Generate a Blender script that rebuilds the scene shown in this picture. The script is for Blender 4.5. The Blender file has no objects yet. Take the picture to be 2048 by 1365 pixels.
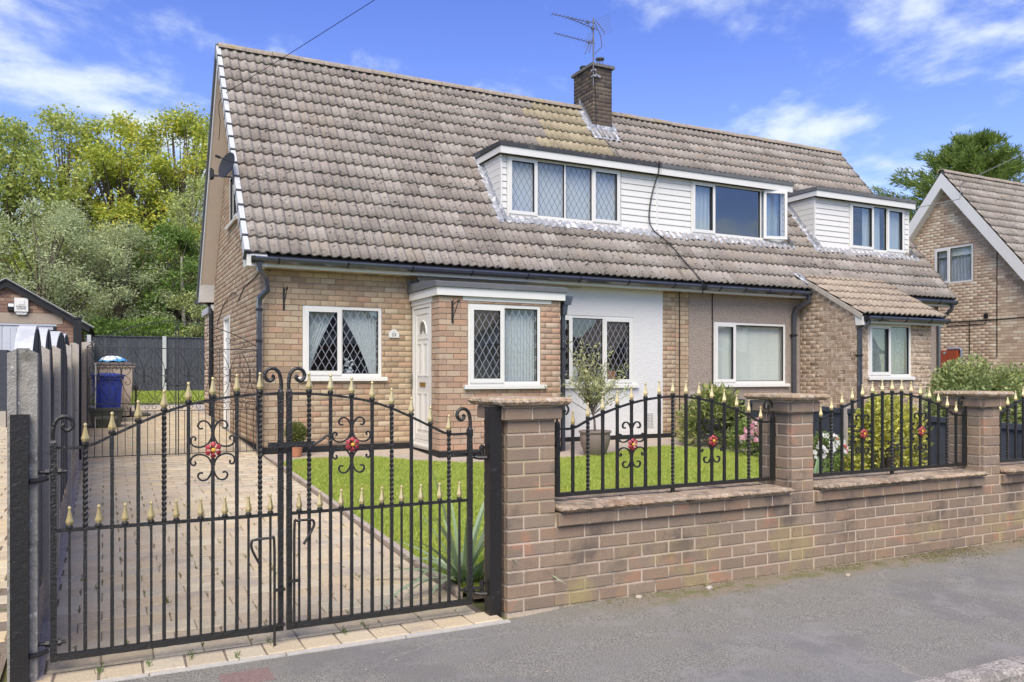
import bpy, math, random
import numpy as np
from math import sin, cos, pi, radians, atan2, sqrt, tan, hypot
from mathutils import Matrix, Vector

sc = bpy.context.scene
COL = sc.collection
RND = random.Random(11)
NR = np.random.default_rng(5)

# ------------------------------------------------------------------ camera, sky, sun, exposure
YAW = radians(26.702)
CAM = Vector((0.0, 0.0, 1.468))
cd = bpy.data.cameras.new('camera')
cam = bpy.data.objects.new('camera', cd)
COL.objects.link(cam)
cam.location = CAM
cam.rotation_euler = (radians(90), 0, -YAW)
cd.sensor_width = 36
cd.lens = 28.48
cd.shift_y = 69.5 / 2048
cd.clip_start = 0.05
cd.clip_end = 3000
sc.camera = cam

SUN_AZ, SUN_EL = radians(211), radians(50)      # compass angle from +Y towards +X
world = bpy.data.worlds.new('World')
sc.world = world
world.use_nodes = True
wt = world.node_tree
wt.nodes.clear()


def N(t, typ, ins=None, **props):
    n = t.nodes.new(typ)
    for k, v in props.items():
        setattr(n, k, v)
    for k, v in (ins or {}).items():
        s = n.inputs[k]
        if isinstance(v, bpy.types.NodeSocket):
            t.links.new(v, s)
        else:
            s.default_value = v
    return n


def mixc(t, fac, a, b, blend='MIX'):
    n = t.nodes.new('ShaderNodeMix')
    n.data_type = 'RGBA'
    n.blend_type = blend
    n.clamp_factor = True
    for i, v in ((0, fac), (6, a), (7, b)):
        if isinstance(v, bpy.types.NodeSocket):
            t.links.new(v, n.inputs[i])
        else:
            n.inputs[i].default_value = v if i == 0 else (*v[:3], 1)
    return n.outputs[2]


def mth(t, op, a, b=0.0, c=0.0, clamp=False):
    n = N(t, 'ShaderNodeMath', {0: a, 1: b, 2: c}, operation=op)
    n.use_clamp = clamp
    return n.outputs[0]


def ramp(t, fac, stops, interp='LINEAR'):
    n = N(t, 'ShaderNodeValToRGB', {'Fac': fac})
    e = n.color_ramp.elements
    n.color_ramp.interpolation = interp
    e[0].position, e[0].color = stops[0][0], (*stops[0][1], 1)
    e[1].position, e[1].color = stops[-1][0], (*stops[-1][1], 1)
    for p, c in stops[1:-1]:
        x = e.new(p)
        x.color = (*c, 1)
    return n.outputs['Color']


def smooth(t, x, lo, hi):
    n = N(t, 'ShaderNodeMapRange', {'Value': x, 'From Min': lo, 'From Max': hi}, interpolation_type='SMOOTHSTEP')
    return n.outputs[0]


def noise(t, vec, scale, detail=3.0, rough=0.55, dist=0.0):
    return N(t, 'ShaderNodeTexNoise', {'Vector': vec, 'Scale': scale, 'Detail': detail, 'Roughness': rough, 'Distortion': dist}).outputs['Fac']


sky = N(wt, 'ShaderNodeTexSky', sky_type='NISHITA', sun_disc=False, sun_elevation=SUN_EL, sun_rotation=SUN_AZ,
        air_density=1.0, dust_density=0.1, ozone_density=2.5)
skyc = N(wt, 'ShaderNodeHueSaturation', {'Color': sky.outputs[0], 'Saturation': 1.22, 'Value': 1.27, 'Hue': 0.528}).outputs[0]
tc = N(wt, 'ShaderNodeTexCoord')
# clouds: direction projected on a layer overhead, so that they flatten towards the horizon
sep = N(wt, 'ShaderNodeSeparateXYZ', {0: tc.outputs['Generated']})
zz = mth(wt, 'ADD', mth(wt, 'MAXIMUM', sep.outputs[2], 0.0), 0.22)
cv = N(wt, 'ShaderNodeCombineXYZ', {0: mth(wt, 'DIVIDE', sep.outputs[0], zz), 1: mth(wt, 'DIVIDE', sep.outputs[1], zz), 2: 8.739}).outputs[0]
cv = N(wt, 'ShaderNodeVectorMath', {0: cv, 1: (.289, -.046, 0)}, operation='ADD').outputs[0]
c1 = noise(wt, cv, 1.7, 9.0, 0.58, 0.2)
c2 = noise(wt, cv, 0.6, 3.0, 0.5)
cl = mth(wt, 'ADD', mth(wt, 'MULTIPLY', c1, 0.68), mth(wt, 'MULTIPLY', c2, 0.32))
CLO, CHI = 0.508, 0.60
cm = smooth(wt, cl, CLO, CHI)
hz = mth(wt, 'SUBTRACT', 1.0, smooth(wt, sep.outputs[2], 0.0, 0.45))
white = mixc(wt, smooth(wt, c1, 0.5, 0.75), (4.7, 5.4, 6.1), (5.7, 6.0, 6.2))
base = mixc(wt, mth(wt, 'MULTIPLY', hz, 0.20), skyc, (3.6, 4.9, 6.6))
skyout = mixc(wt, mth(wt, 'MULTIPLY', cm, 0.88), base, white)
bg = N(wt, 'ShaderNodeBackground', {'Color': skyout, 'Strength': 0.075})
wo = N(wt, 'ShaderNodeOutputWorld', {'Surface': bg.outputs[0]})

sl = bpy.data.lights.new('sun', 'SUN')
sl.energy = 2.15
sl.angle = radians(45)
sl.color = (1.0, 0.91, 0.77)
sun = bpy.data.objects.new('sun', sl)
COL.objects.link(sun)
sd = Vector((sin(SUN_AZ) * cos(SUN_EL), cos(SUN_AZ) * cos(SUN_EL), sin(SUN_EL)))
sun.rotation_euler = sd.to_track_quat('Z', 'Y').to_euler()
sun.location = (0, -20, 30)

sc.view_settings.view_transform = 'Standard'
sc.view_settings.look = 'None'
sc.view_settings.exposure = 1.26
sc.view_settings.gamma = 1
sc.render.engine = 'CYCLES'
sc.cycles.use_denoising = True
sc.cycles.max_bounces = 8
sc.cycles.transparent_max_bounces = 12
sc.cycles.caustics_reflective = False
sc.cycles.caustics_refractive = False

# ------------------------------------------------------------------ materials
MATS = {}


def mk(name, pal, rough=0.75, metal=0.0, spec=0.3, grain=None, stains=(), bump=(), rnd=True, trans=None, coat=0.0):
    """pal: one colour or a list picked per piece; grain (scale, amount[, detail]); stains (scale, lo, hi, colour, amount[, zlo, zhi]); bump (scale, height)"""
    m = bpy.data.materials.new(name)
    m.use_nodes = True
    t = m.node_tree
    b = t.nodes['Principled BSDF']
    pos = N(t, 'ShaderNodeNewGeometry').outputs['Position']
    if isinstance(pal[0], (int, float)):
        col = N(t, 'ShaderNodeRGB').outputs[0]
        col.default_value = (*pal, 1)
    else:
        oi = N(t, 'ShaderNodeObjectInfo').outputs['Random']
        at = N(t, 'ShaderNodeAttribute', attribute_name='rnd').outputs['Fac']
        r = mth(t, 'FRACT', mth(t, 'ADD', mth(t, 'MULTIPLY', oi, 7.31), at))
        k = len(pal)
        col = ramp(t, r, [(i / (k - 1) if k > 1 else 0, c) for i, c in enumerate(pal)])
    if grain:
        g = noise(t, pos, grain[0], grain[2] if len(grain) > 2 else 4.0, 0.6)
        g = mth(t, 'ADD', mth(t, 'MULTIPLY', mth(t, 'SUBTRACT', g, 0.5), grain[1] * 2.6), 1.0)
        gc = N(t, 'ShaderNodeCombineXYZ', {0: g, 1: g, 2: g}).outputs[0]
        col = mixc(t, 1.0, col, gc, 'MULTIPLY')
    for i, s in enumerate(stains):
        pv = N(t, 'ShaderNodeVectorMath', {0: pos, 1: (3.1 * i + 0.7, 1.9 * i, 5.3 * i)}, operation='ADD').outputs[0]
        f = mth(t, 'MULTIPLY', smooth(t, noise(t, pv, s[0], 5.0, 0.62), s[1], s[2]), s[4])
        if len(s) > 5:
            z = N(t, 'ShaderNodeSeparateXYZ', {0: pos}).outputs[2]
            f = mth(t, 'MULTIPLY', f, mth(t, 'SUBTRACT', 1.0, smooth(t, z, s[5], s[6])) if s[6] > s[5] else smooth(t, z, s[6], s[5]))
        col = mixc(t, f, col, s[3])
    t.links.new(col, b.inputs['Base Color'])
    b.inputs['Roughness'].default_value = rough
    b.inputs['Metallic'].default_value = metal
    b.inputs['Specular IOR Level'].default_value = spec
    if coat:
        b.inputs['Coat Weight'].default_value = coat
        b.inputs['Coat Roughness'].default_value = 0.15
    if bump:
        h = None
        for s, d in bump:
            x = mth(t, 'MULTIPLY', noise(t, pos, s, 3.0, 0.6), d)
            h = x if h is None else mth(t, 'ADD', h, x)
        bn = N(t, 'ShaderNodeBump', {'Height': h, 'Strength': 1.0, 'Distance': 1.0})
        t.links.new(bn.outputs[0], b.inputs['Normal'])
    if trans:
        tr = N(t, 'ShaderNodeBsdfTranslucent', {'Color': (1, 1, 1, 1)})
        t.links.new(col, tr.inputs['Color'])
        mx = N(t, 'ShaderNodeMixShader', {0: trans, 1: b.outputs[0], 2: tr.outputs[0]})
        t.links.new(mx.outputs[0], t.nodes['Material Output'].inputs['Surface'])
    MATS[name] = m
    return m


mk('house_brick', [(0.458, 0.352, 0.226), (0.385, 0.285, 0.181), (0.495, 0.4, 0.263), (0.43, 0.295, 0.19), (0.348, 0.261, 0.172), (0.476, 0.37, 0.253), (0.302, 0.224, 0.15), (0.449, 0.285, 0.185), (0.412, 0.319, 0.212), (0.503, 0.418, 0.29)],
   rough=.9, spec=.12, grain=(70, .22), stains=[(9, .56, .72, (.26, .19, .14), .45), (2.2, .55, .75, (.25, .19, .145), .3), (200, .62, .7, (.2, .15, .11), .4)], bump=((60, .004),))
mk('porch_brick', [(0.44, 0.29, 0.2), (0.475, 0.352, 0.244), (0.405, 0.273, 0.191), (0.484, 0.299, 0.196), (0.37, 0.246, 0.174), (0.458, 0.343, 0.244), (0.51, 0.396, 0.287)],
   rough=.9, spec=.12, grain=(70, .22), stains=[(9, .56, .72, (.30, .21, .155), .45), (200, .62, .7, (.2, .15, .11), .35)], bump=((60, .004),))
mk('house_mortar', (0.264, 0.198, 0.144), rough=.95, spec=.05, grain=(90, .25))
mk('rustic_brick', [(0.264, 0.186, 0.121), (0.408, 0.312, 0.213), (0.324, 0.228, 0.149), (0.48, 0.372, 0.265), (0.216, 0.156, 0.103), (0.432, 0.312, 0.218), (0.36, 0.264, 0.172)],
   rough=.92, spec=.1, grain=(60, .3), stains=[(13, .50, .58, (.56, .46, .36), .8), (28, .56, .66, (.11, .08, .06), .6)], bump=((50, .006),))
mk('rustic_mortar', (0.69, 0.565, 0.409), rough=.95, spec=.05, grain=(90, .2))
mk('neighbour_brick', [(0.526, 0.383, 0.251), (0.702, 0.581, 0.414), (0.464, 0.33, 0.226), (0.627, 0.476, 0.338), (0.414, 0.298, 0.207), (0.564, 0.423, 0.301), (0.753, 0.661, 0.489)],
   rough=.9, spec=.1, grain=(60, .22), stains=[(7, .55, .7, (.26, .185, .135), .45)], bump=((50, .004),))
mk('neighbour_mortar', (0.373, 0.289, 0.206), rough=.95, spec=.05, grain=(90, .25))
mk('chimney_brick', [(0.078, 0.065, 0.056), (0.109, 0.091, 0.076), (0.14, 0.102, 0.076), (0.068, 0.058, 0.053), (0.176, 0.143, 0.106), (0.094, 0.076, 0.066)],
   rough=.9, spec=.1, grain=(50, .3), stains=[(8, .5, .7, (.10, .085, .07), .5)])
mk('chimney_mortar', (.24, .20, .165), rough=.95, spec=.05, grain=(60, .3))
mk('garage_brick', [(.22, .135, .105), (.28, .18, .13), (.19, .12, .10), (.40, .28, .19), (.25, .16, .12)], rough=.9, spec=.1, grain=(50, .25))
mk('garden_brick', [(0.295, 0.213, 0.144), (0.262, 0.196, 0.138), (0.319, 0.23, 0.153), (0.286, 0.221, 0.157), (0.246, 0.186, 0.134), (0.312, 0.213, 0.141), (0.278, 0.209, 0.144)],
   rough=.88, spec=.18, grain=(120, .30, 3),
   stains=[(3.4, .56, .66, (.43, .22, .13), .6), (1.9, .52, .66, (.38, .31, .13), .6, .15, .5), (2.6, .52, .66, (.085, .075, .068), .62, .32, .10), (6, .5, .7, (.22, .17, .145), .5),
           (8, .64, .74, (.44, .38, .34), .5), (260, .60, .66, (.14, .10, .085), .55)], bump=((140, .0035), (30, .002)))
mk('garden_mortar', (0.542, 0.446, 0.34), rough=.95, spec=.05, grain=(60, .22), stains=[(2.6, .50, .62, (.14, .12, .10), .7), (1.9, .52, .62, (.42, .35, .17), .5)])
mk('coping_stone', [(.42, .32, .22), (.36, .28, .20), (.40, .29, .20)], rough=.92, spec=.12, grain=(35, .35),
   stains=[(5, .50, .62, (.15, .125, .095), .75), (14, .55, .65, (.60, .52, .40), .6), (3, .58, .68, (.36, .22, .13), .5), (22, .6, .68, (.55, .55, .46), .6)], bump=((30, .02), (110, .006)))
mk('pier_cap_stone', [(0.44, 0.326, 0.209), (0.387, 0.29, 0.191)], rough=.92, spec=.12, grain=(35, .3),
   stains=[(6, .54, .66, (.20, .15, .11), .55), (14, .50, .65, (.66, .60, .50), .6), (3, .58, .68, (.42, .26, .14), .5)], bump=((30, .02), (110, .006)))
mk('roof_tile', [(0.277, 0.246, 0.209), (0.347, 0.303, 0.26), (0.261, 0.226, 0.193), (0.319, 0.282, 0.24), (0.381, 0.339, 0.292), (0.295, 0.255, 0.215), (0.329, 0.282, 0.231)], rough=.93, spec=.1, grain=(30, .25),
   stains=[(1.4, .52, .70, (.165, .14, .12), .45), (13, .60, .635, (.055, .05, .042), .9), (16, .63, .665, (.52, .49, .42), .8), (140, .6, .7, (.12, .10, .085), .5), (3.2, .66, .74, (.30, .27, .16), .5)],
   bump=((90, .006), (20, .008)))
mk('lichen_tile', [(0.342, 0.288, 0.187), (0.295, 0.243, 0.165), (0.389, 0.328, 0.22)], rough=.93, spec=.1, grain=(30, .25),
   stains=[(17, .62, .67, (.05, .048, .035), .9), (12, .5, .62, (.42, .38, .24), .7), (21, .66, .72, (.50, .47, .40), .6)], bump=((90, .006), (20, .008)))
mk('pale_tile', [(0.378, 0.311, 0.232), (0.342, 0.277, 0.21), (0.425, 0.35, 0.259), (0.307, 0.249, 0.194)], rough=.93, spec=.1, grain=(30, .25),
   stains=[(13, .63, .67, (.06, .055, .045), .8), (6, .55, .68, (.22, .185, .155), .6)], bump=((90, .006), (20, .008)))
mk('ridge_tile', [(0.295, 0.249, 0.204), (0.33, 0.277, 0.226)], rough=.93, spec=.1, grain=(25, .3),
   stains=[(4, .54, .66, (.34, .27, .11), .6), (15, .55, .65, (.46, .43, .34), .6)], bump=((60, .008),))
mk('roof_deck', (.05, .045, .04), rough=.95)
mk('white_upvc', (0.714, 0.701, 0.647), rough=.32, spec=.45, grain=(3, .02))
mk('white_board', (0.688, 0.675, 0.626), rough=.5, spec=.35, grain=(6, .03), stains=[(5, .66, .8, (.50, .48, .43), .35)])
mk('cream_fascia', (0.654, 0.641, 0.563), rough=.5, spec=.35, grain=(6, .04))
mk('beige_soffit', (.80, .69, .56), rough=.6, spec=.3, grain=(5, .08))
mk('white_render', (0.671, 0.662, 0.626), rough=.9, spec=.1, grain=(14, .035), stains=[(1.2, .58, .75, (.68, .67, .64), .5)], bump=((38, .009), (100, .004)), )
mk('pebble_dash', [(0.459, 0.378, 0.305)], rough=.95, spec=.12, grain=(42, .40), stains=[(85, .54, .60, (.60, .53, .45), .75), (70, .57, .63, (.12, .095, .08), .75)], bump=((60, .05),))
mk('black_paint', (.012, .012, .013), rough=.55, spec=.4, grain=(10, .2), stains=[(24, .63, .72, (.09, .085, .08), .7)])
mk('plinth_paint', (.018, .018, .018), rough=.75, spec=.3, grain=(12, .3), stains=[(9, .58, .7, (.10, .09, .08), .6)])
mk('gutter_plastic', (.05, .055, .068), rough=.12, spec=1.0, stains=[(3, .5, .7, (.07, .075, .085), .6)])
mk('iron_paint', (0.019, 0.018, 0.015), rough=.36, spec=.5, stains=[(40, .66, .72, (.10, .10, .10), .5), (120, .70, .76, (.35, .34, .32), .7)], bump=((75, .0065),))
mk('thin_iron', (.03, .029, .03), rough=.5, spec=.4, stains=[(30, .55, .7, (.08, .06, .05), .6)])
mk('gold_paint', [(.66, .52, .24), (.70, .57, .28)], rough=.3, metal=.45, spec=.5, grain=(70, .10), coat=.2)
mk('flower_red', (.36, .04, .05), rough=.4, spec=.45, grain=(120, .35), stains=[(90, .55, .68, (.58, .22, .20), .6)])
mk('flower_yellow', (.75, .40, .04), rough=.4, spec=.4)
mk('steel_post', (0.018, 0.016, 0.014), rough=.42, spec=.45, stains=[(20, .62, .72, (.06, .058, .055), .7), (60, .68, .74, (.25, .24, .22), .6)], bump=((60, .003),))
mk('concrete_post', (0.317, 0.299, 0.261), rough=.95, spec=.1, grain=(26, .35), stains=[(7, .52, .66, (.13, .125, .105), .75), (28, .60, .66, (.62, .60, .55), .7)], bump=((90, .006), (25, .006)))
mk('concrete_clean', (0.44, 0.396, 0.331), rough=.95, spec=.1, grain=(40, .18), stains=[(9, .58, .7, (.25, .23, .19), .5)], bump=((90, .004),))
mk('gravel_board', (.42, .34, .26), rough=.95, spec=.08, grain=(25, .25), stains=[(6, .55, .68, (.22, .18, .14), .5)], bump=((18, .05), (60, .01)))
mk('fence_paint', [(.062, .070, .084), (.055, .062, .074), (.070, .078, .092)], rough=.7, spec=.25, grain=(14, .25), stains=[(5, .58, .72, (.12, .13, .145), .4)], bump=((30, .004),))
mk('back_fence_paint', [(.070, .076, .092), (.058, .064, .078), (.085, .092, .108), (.065, .071, .086)], rough=.7, spec=.25, grain=(9, .25))
mk('capping_paint', (0.516, 0.525, 0.512), rough=.7, spec=.2, grain=(10, .12), stains=[(8, .56, .7, (.36, .38, .38), .6)])
mk('grey_felt', (.13, .135, .14), rough=.95, spec=.15, grain=(150, .5, 2), stains=[(3, .55, .7, (.20, .205, .20), .5)], bump=((150, .006),))
mk('dark_felt', (.055, .056, .062), rough=.9, spec=.2, grain=(60, .25), stains=[(4, .5, .65, (.15, .155, .15), .55)])
mk('lead', (.30, .31, .33), rough=.6, spec=.4, metal=.1, grain=(10, .3), stains=[(9, .52, .60, (.70, .70, .72), .75), (5, .60, .70, (.16, .165, .18), .6)], bump=((14, .03), (50, .008)))
mk('cement_fillet', (.16, .155, .145), rough=.95, grain=(30, .4), stains=[(14, .6, .68, (.55, .55, .55), .7)], bump=((30, .02),))
mk('tarmac', (0.227, 0.215, 0.18), rough=.93, spec=.2, grain=(150, 1.5, 4),
   stains=[(.55, .50, .66, (.225, .22, .215), .6), (1.6, .50, .62, (.155, .15, .145), .45), (4, .54, .66, (.28, .265, .24), .45), (300, .60, .66, (.34, .33, .31), .6), (230, .60, .68, (.06, .06, .062), .6)], bump=((260, .003),))
mk('road_tarmac', (.115, .11, .108), rough=.95, spec=.2, grain=(90, .6, 3), stains=[(1.1, .5, .68, (.17, .155, .14), .6)], bump=((130, .012),))
mk('kerb_concrete', (.36, .325, .28), rough=.95, spec=.1, grain=(70, 1.3, 4), stains=[(5, .50, .60, (.17, .155, .14), .6), (12, .55, .62, (.46, .42, .37), .6)], bump=((90, .010),))
mk('edging_white', (0.482, 0.456, 0.395), rough=.9, spec=.1, grain=(25, .18), stains=[(7, .58, .70, (.30, .27, .22), .6)])
mk('paver', [(0.553, 0.442, 0.299), (0.498, 0.418, 0.285), (0.595, 0.488, 0.332), (0.511, 0.449, 0.327), (0.58, 0.464, 0.291), (0.47, 0.402, 0.291), (0.622, 0.543, 0.373)], rough=.92, spec=.12, grain=(60, .26),
   stains=[(2.2, .52, .68, (.33, .285, .245), .5), (30, .62, .70, (.58, .48, .38), .5), (25, .64, .72, (.16, .12, .10), .5), (1.1, .60, .75, (.30, .29, .22), .4)], bump=((70, .006),))
mk('paver_joint', (.20, .165, .13), rough=.98, spec=.05, grain=(50, .45), stains=[(3.0, .60, .66, (.10, .15, .035), .8)])
mk('path_stone', (.44, .37, .30), rough=.95, spec=.08, grain=(22, .3), stains=[(3, .55, .7, (.28, .23, .18), .6), (12, .62, .7, (.18, .14, .11), .5)], bump=((40, .012),))
mk('soil', (.16, .12, .085), rough=.98, spec=.05, grain=(25, .5), bump=((30, .05),))
mk('terrain_earth', (.15, .15, .07), rough=.98, spec=.05, grain=(3, .3))
mk('lawn_soil', (0.287, 0.37, 0.061), rough=.98, spec=.05, grain=(9, .4), stains=[(1.3, .52, .68, (.27, .33, .06), .6)], bump=((60, .02),))
mk('grass_blade', [(0.317, 0.411, 0.063), (0.39, 0.479, 0.083), (0.463, 0.525, 0.108), (0.268, 0.365, 0.057), (0.524, 0.536, 0.164)], rough=.6, spec=.25, trans=.25,
   stains=[(1.2, .50, .66, (.46, .46, .10), .6), (3.5, .54, .64, (.17, .27, .03), .45), (11, .58, .66, (.50, .47, .16), .5)])
mk('trunk_bark', (.14, .115, .09), rough=.95, spec=.08, grain=(12, .4), bump=((18, .03),))
mk('pale_bark', (.36, .32, .27), rough=.95, spec=.08, grain=(8, .4))


def leafm(name, pal, trans=.38):
    return mk(name, pal, rough=.5, spec=.3, trans=trans)


leafm('leaf_yellow_green', [(0.259, 0.349, 0.053), (0.425, 0.494, 0.071), (0.646, 0.653, 0.095), (0.776, 0.677, 0.095), (0.336, 0.422, 0.066), (0.517, 0.568, 0.108)])
leafm('leaf_mid_green', [(0.256, 0.347, 0.083), (0.374, 0.455, 0.104), (0.511, 0.566, 0.133), (0.629, 0.643, 0.193), (0.314, 0.394, 0.089)])
leafm('leaf_grey_green', [(0.338, 0.412, 0.206), (0.475, 0.535, 0.275), (0.574, 0.624, 0.33), (0.306, 0.365, 0.166), (0.746, 0.761, 0.454)])
leafm('leaf_dark_green', [(0.114, 0.203, 0.054), (0.191, 0.298, 0.064), (0.286, 0.395, 0.084), (0.154, 0.247, 0.06)])
leafm('leaf_birch', [(0.341, 0.428, 0.152), (0.478, 0.551, 0.209), (0.578, 0.642, 0.25), (0.29, 0.367, 0.124)])
leafm('leaf_conifer', [(0.151, 0.234, 0.053), (0.202, 0.29, 0.06), (0.282, 0.373, 0.075), (0.111, 0.178, 0.042), (0.322, 0.402, 0.098)])
leafm('leaf_hedge', [(0.206, 0.27, 0.091), (0.3, 0.355, 0.135), (0.428, 0.478, 0.197), (0.159, 0.223, 0.075), (0.491, 0.508, 0.152), (0.522, 0.57, 0.303)])
leafm('leaf_golden', [(0.517, 0.523, 0.069), (0.725, 0.667, 0.097), (0.345, 0.381, 0.055), (0.775, 0.713, 0.221), (0.259, 0.301, 0.048)])
leafm('leaf_rhodo', [(0.166, 0.233, 0.074), (0.27, 0.33, 0.09), (0.42, 0.434, 0.134), (0.134, 0.196, 0.074), (0.51, 0.496, 0.18)])
leafm('leaf_olive', [(0.431, 0.463, 0.215), (0.584, 0.61, 0.301), (0.33, 0.366, 0.163), (0.735, 0.706, 0.366)])
leafm('leaf_sword', [(0.293, 0.39, 0.215), (0.39, 0.507, 0.293), (0.215, 0.312, 0.146), (0.585, 0.683, 0.429)], .15)
leafm('leaf_bed', [(0.175, 0.275, 0.062), (0.25, 0.338, 0.088), (0.125, 0.213, 0.044), (0.325, 0.4, 0.112)])
leafm('leaf_box', [(.09, .13, .03), (.14, .18, .04), (.20, .22, .06), (.06, .09, .02)])
leafm('petal_pink', [(.75, .36, .42), (.80, .50, .52), (.68, .22, .38), (.82, .62, .60)])
leafm('petal_red', [(.60, .04, .04), (.66, .10, .10), (.50, .02, .05)])
leafm('petal_magenta', [(.65, .10, .40), (.70, .20, .55), (.80, .02, .25)])
leafm('petal_white', [(.78, .78, .74), (.82, .82, .78)])
leafm('dry_stalk', [(.42, .34, .22), (.50, .42, .28), (.34, .27, .17)])
mk('curtain_net', (.80, .84, .86), rough=.9, spec=.05, trans=.15)
mk('curtain_white', (.90, .90, .86), rough=.9, spec=.05, trans=.12)
mk('curtain_blue', (.60, .62, .68), rough=.9, spec=.05, trans=.3)
mk('curtain_green', (.46, .52, .50), rough=.9, spec=.05, grain=(20, .5), trans=.35)
mk('blind_slat', [(.84, .86, .80), (.88, .90, .85), (.78, .80, .75)], rough=.8, spec=.1, trans=.15)
mk('room_paint', (.22, .19, .16), rough=.95)
mk('lead_came', (.42, .43, .45), rough=.45, metal=.3, spec=.5)
mk('came_dark', (.16, .17, .19), rough=.5, metal=.2)
mk('rubber_seal', (.03, .03, .032), rough=.6)
mk('brass', (.38, .24, .07), rough=.35, metal=.8)
mk('chrome', (.45, .44, .42), rough=.3, metal=.9)
mk('dish_grey', (.030, .031, .034), rough=.6, spec=.3)
mk('aerial_metal', (.16, .15, .15), rough=.5, metal=.5)
mk('terracotta', (0.44, 0.194, 0.104), rough=.85, grain=(20, .15))
mk('pot_glaze', (.21, .165, .135), rough=.5, spec=.35, grain=(12, .15), stains=[(3, .55, .7, (.28, .23, .19), .5)])
mk('bin_blue', (.025, .045, .26), rough=.42, spec=.4, grain=(8, .1))
mk('bin_beige', (.40, .34, .28), rough=.7, grain=(10, .12))
mk('bin_lid_brown', (.14, .125, .12), rough=.6)
mk('box_green', (.075, .08, .062), rough=.6, grain=(10, .2))
mk('print_grey', (.35, .36, .33), rough=.7)
mk('print_dark', (.05, .05, .06), rough=.6)
mk('toy_blue', (.10, .38, .70), rough=.35, spec=.5)
mk('toy_white', (.82, .86, .90), rough=.3, spec=.5)
mk('garage_white', (0.516, 0.542, 0.588), rough=.5, spec=.3, grain=(5, .05))
mk('lintel_concrete', (.36, .30, .235), rough=.95, grain=(45, .3), stains=[(7, .55, .7, (.27, .20, .13), .6)])
mk('meter_red', (0.317, 0.066, 0.03), rough=.5, spec=.3, grain=(8, .15))
mk('pipe_grey', (.24, .28, .33), rough=.4)
mk('cable_black', (.012, .012, .012), rough=.5)
mk('cable_grey', (.20, .19, .17), rough=.6)
mk('cover_iron', (.24, .165, .145), rough=.85, grain=(60, .4))
mk('pebble_white', [(.52, .47, .38), (.42, .34, .25), (.48, .44, .38)], rough=.9)
mk('moss', [(.10, .11, .025), (.16, .15, .05), (.20, .17, .10), (.12, .10, .06)], rough=.98)
mk('pink_toy', (.75, .01, .22), rough=.4)
mk('plaque', (0.636, 0.636, 0.605), rough=.4, spec=.4)


def glassm(name, f0, tint):
    """thin clear sheet: reflects by angle alike from both of its faces"""
    m = bpy.data.materials.new(name)
    m.use_nodes = True
    t = m.node_tree
    t.nodes.clear()
    ge = N(t, 'ShaderNodeNewGeometry')
    dt = N(t, 'ShaderNodeVectorMath', {0: ge.outputs['True Normal'], 1: ge.outputs['Incoming']}, operation='DOT_PRODUCT').outputs['Value']
    c = mth(t, 'SUBTRACT', 1.0, mth(t, 'ABSOLUTE', dt), clamp=True)
    fr = mth(t, 'ADD', mth(t, 'MULTIPLY', mth(t, 'POWER', c, 5.0), 1 - f0), f0)
    bn = N(t, 'ShaderNodeBump', {'Height': noise(t, ge.outputs['Position'], 1.3, 1.0), 'Strength': 0.25, 'Distance': 0.02})
    a = N(t, 'ShaderNodeBsdfTransparent', {'Color': (*tint, 1)})
    g = N(t, 'ShaderNodeBsdfGlossy', {'Color': (1, 1, 1, 1), 'Roughness': 0.015, 'Normal': bn.outputs[0]})
    x = N(t, 'ShaderNodeMixShader', {0: fr, 1: a.outputs[0], 2: g.outputs[0]})
    N(t, 'ShaderNodeOutputMaterial', {'Surface': x.outputs[0]})
    MATS[name] = m


glassm('window_glass', .075, (.94, .96, .95))
glassm('clear_glass', .11, (.80, .84, .86))
glassm('upper_glass', .06, (.93, .95, .96))


def cracks():
    """hairline cracks and pale scuffs worn into the pavement"""
    m = MATS['tarmac']
    t = m.node_tree
    b = t.nodes['Principled BSDF']
    src = b.inputs['Base Color'].links[0].from_socket
    pos = N(t, 'ShaderNodeNewGeometry').outputs['Position']
    ds = N(t, 'ShaderNodeTexNoise', {'Vector': pos, 'Scale': 2.3, 'Detail': 5.0})
    pv = N(t, 'ShaderNodeVectorMath', {0: pos, 1: N(t, 'ShaderNodeVectorMath', {0: ds.outputs['Color'], 'Scale': 0.5}, operation='SCALE').outputs[0]}, operation='ADD').outputs[0]
    vo = N(t, 'ShaderNodeTexVoronoi', {'Vector': pv, 'Scale': 0.62}, feature='DISTANCE_TO_EDGE')
    line = mth(t, 'SUBTRACT', 1.0, smooth(t, vo.outputs['Distance'], 0.0005, 0.0055))
    msk = smooth(t, noise(t, pos, 0.9, 2.0), 0.47, 0.58)
    c = mixc(t, mth(t, 'MULTIPLY', mth(t, 'MULTIPLY', line, msk), 0.6), src, (.36, .32, .26))
    sc2 = smooth(t, noise(t, pos, 3.1, 6.0, 0.7), 0.66, 0.74)
    c = mixc(t, mth(t, 'MULTIPLY', sc2, 0.35), c, (.36, .31, .26))
    # damp dirt and moss gathered along the foot of the wall
    sp = N(t, 'ShaderNodeSeparateXYZ', {0: pos})
    n2 = noise(t, pos, 2.2, 5.0, 0.65)
    yy = mth(t, 'ADD', sp.outputs[1], mth(t, 'MULTIPLY', mth(t, 'SUBTRACT', n2, 0.5), 0.55))
    near = mth(t, 'MULTIPLY', smooth(t, yy, 4.16, 4.34), smooth(t, sp.outputs[0], 2.4, 3.6))
    dirt = mixc(t, smooth(t, noise(t, pos, 7.0, 4.0), 0.48, 0.6), (.25, .205, .145), (.17, .165, .065))
    c = mixc(t, mth(t, 'MULTIPLY', near, 0.85), c, dirt)
    t.links.new(c, b.inputs['Base Color'])


cracks()

# ------------------------------------------------------------------ mesh and object helpers


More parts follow.
